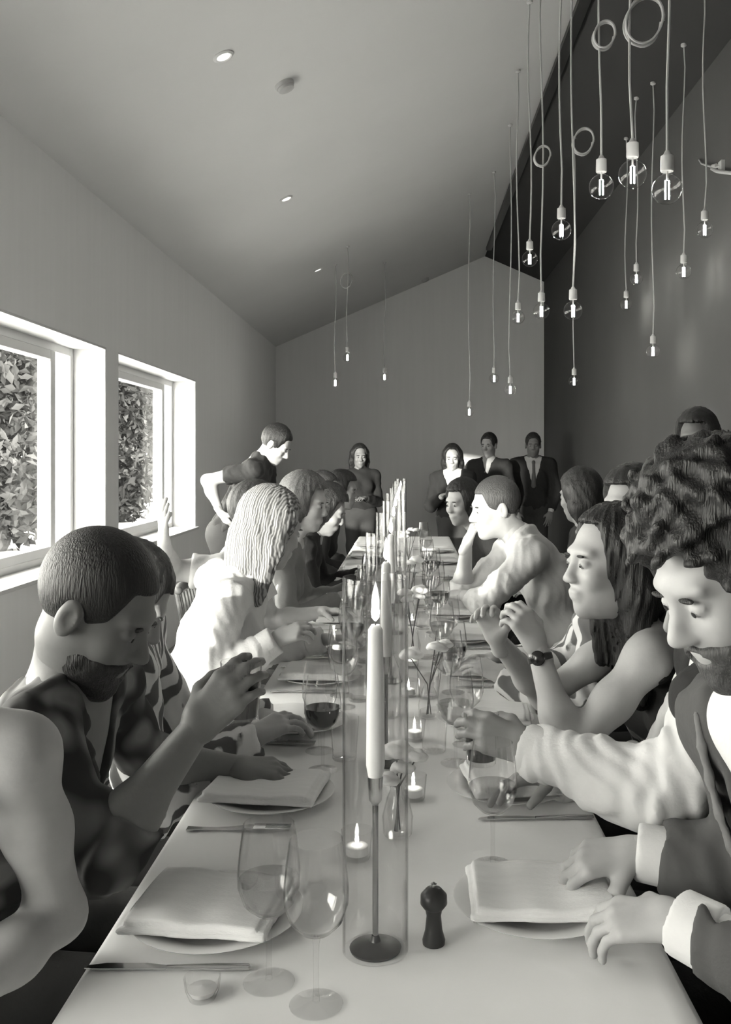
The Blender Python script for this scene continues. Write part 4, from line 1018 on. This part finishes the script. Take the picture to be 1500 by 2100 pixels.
# R2: woman with long dark hair, bare arm, watch
rt, J = person('woman with long dark straight hair, bare arm and wristwatch, chin raised over her hand', (.84, 2.28, .52), (.60, 2.22, 1.05), (.47, 2.17, 1.20), (-.93, -.30, .06), (-.95, -.25, 0),
       {'L': dict(sh=(.525, 2.03, 1.01), el=(.345, 1.99, .815), wr=(.285, 2.05, 1.03), hd=(-.45, .12, .85), hn=(.5, -.8, .1), curl=.8, thumb=.5),
        'R': dict(wr=(.22, 2.30, 1.0), hd=(-.3, -.3, .8), curl=.7)}, skin=.44, hair=('long', .022), top=dict(m=DARK, sleeve='none', collar=False, tank=.015, name='top'), h=.0065, fem=True)
chair((.84, 2.28), (-.95, -.25), 'wooden chair under the woman with the wristwatch')
S_, E, W, hd, hn, d = J['ar']['L']; u = U_(W-E); c = W-u*.022
wr = empty('wristwatch', tuple(c), 'dark wristwatch on the bare raised wrist', 'wristwatch')
s = Sdf(); s.cone(c-u*.008, c+u*.008, .0285, .0285, .003, flat=True); V, Q = s.mesh(.003, None, 1); raw('strap', V, Q, mat('watch_strap', .04, .4), wr)
nn = U_(v3(-.3, -1, .15)-u*np.dot(v3(-.3, -1, .15), u)); lathe_on([(0, 0), (.016, 0), (.0165, .006), (.014, .008), (0, .0082)], c+nn*.0265, nn, 20).obj('watch_case', mat('watch_case', .06, .2, metal=.8), wr, True)
# R3 striped
person('guest in a striped blouse behind the long-haired woman', (.85, 2.80, .52), (.62, 2.78, 1.04), (.60, 2.78, 1.16), (-.95, .1, -.2), (-1, 0, 0), {'L': dict(sh=(.55, 2.60, .99), wr=(.28, 2.66, .82)), 'R': dict(wr=(.28, 2.95, .81))},
       skin=.42, hair=('short', .1), top=dict(m=STRP2, fold=.007, inf=.016), h=.009)
chair((.85, 2.80), (-1, 0), 'wooden chair under the guest in the striped blouse')
# R6 dark curly hair leaning back
person('guest with dark wavy hair leaning back between the striped blouse and the grey shirt', (.97, 3.40, .52), (.87, 3.37, 1.09), (.80, 3.33, 1.275), (-.85, -.5, -.05), (-1, -.2, 0), {}, skin=.40, hair=('wavy', .02), top=dict(m=DARK), h=.0105, fem=True)
chair((.97, 3.40), (-1, -.2), 'wooden chair under the guest leaning back')
# R4 pale grey shirt, chin on hand
person('broad man in a pale grey shirt resting his chin on his hand', (.84, 4.02, .52), (.50, 4.0, 1.10), (.375, 4.0, 1.235), (-.92, -.22, -.15), (-1, 0, 0),
       {'L': dict(sh=(.50, 3.80, 1.045), el=(.31, 3.78, .86), wr=(.24, 3.98, .86), hd=(-.6, .7, 0), curl=.5),
        'R': dict(sh=(.47, 4.18, 1.04), el=(.235, 4.12, .82), wr=(.255, 4.06, 1.07), hd=(.35, -.1, .9), hn=(-.9, -.2, .3), curl=.9)},
       skin=.40, hair=('crop', .05), top=dict(m=cloth(.62), sleeve='rolled', fold=.005, inf=.012), h=.009, belly=.02)
chair((.84, 4.02), (-1, 0), 'wooden chair under the man in the pale grey shirt')
person('dark-haired guest in black sitting back beyond the man in the pale grey shirt', (.98, 4.78, .52), (.92, 4.76, 1.08), (.875, 4.74, 1.255), (-.7, .7, -.1), (-1, 0, 0), {}, skin=.25, hair=('bob', .015), top=dict(m=DARK), h=.012, fem=True)
chair((.98, 4.78), (-1, 0), 'wooden chair under the dark-haired guest sitting back')
person('pale-faced guest in black leaning in past the man in the pale grey shirt', (.68, 5.5, .52), (.42, 5.48, 1.02), (.315, 5.45, 1.185), (-.75, -.65, -.1), (-1, -.2, 0), {}, skin=.52, hair=('bob', .02), top=dict(m=DARK), h=.0115, fem=True)
chair((.70, 5.5), (-1, -.2), 'wooden chair under the pale-faced guest in black')

for pr in PROTOS:
    for ch in list(pr.children): bpy.data.objects.remove(ch)
    bpy.data.objects.remove(pr)
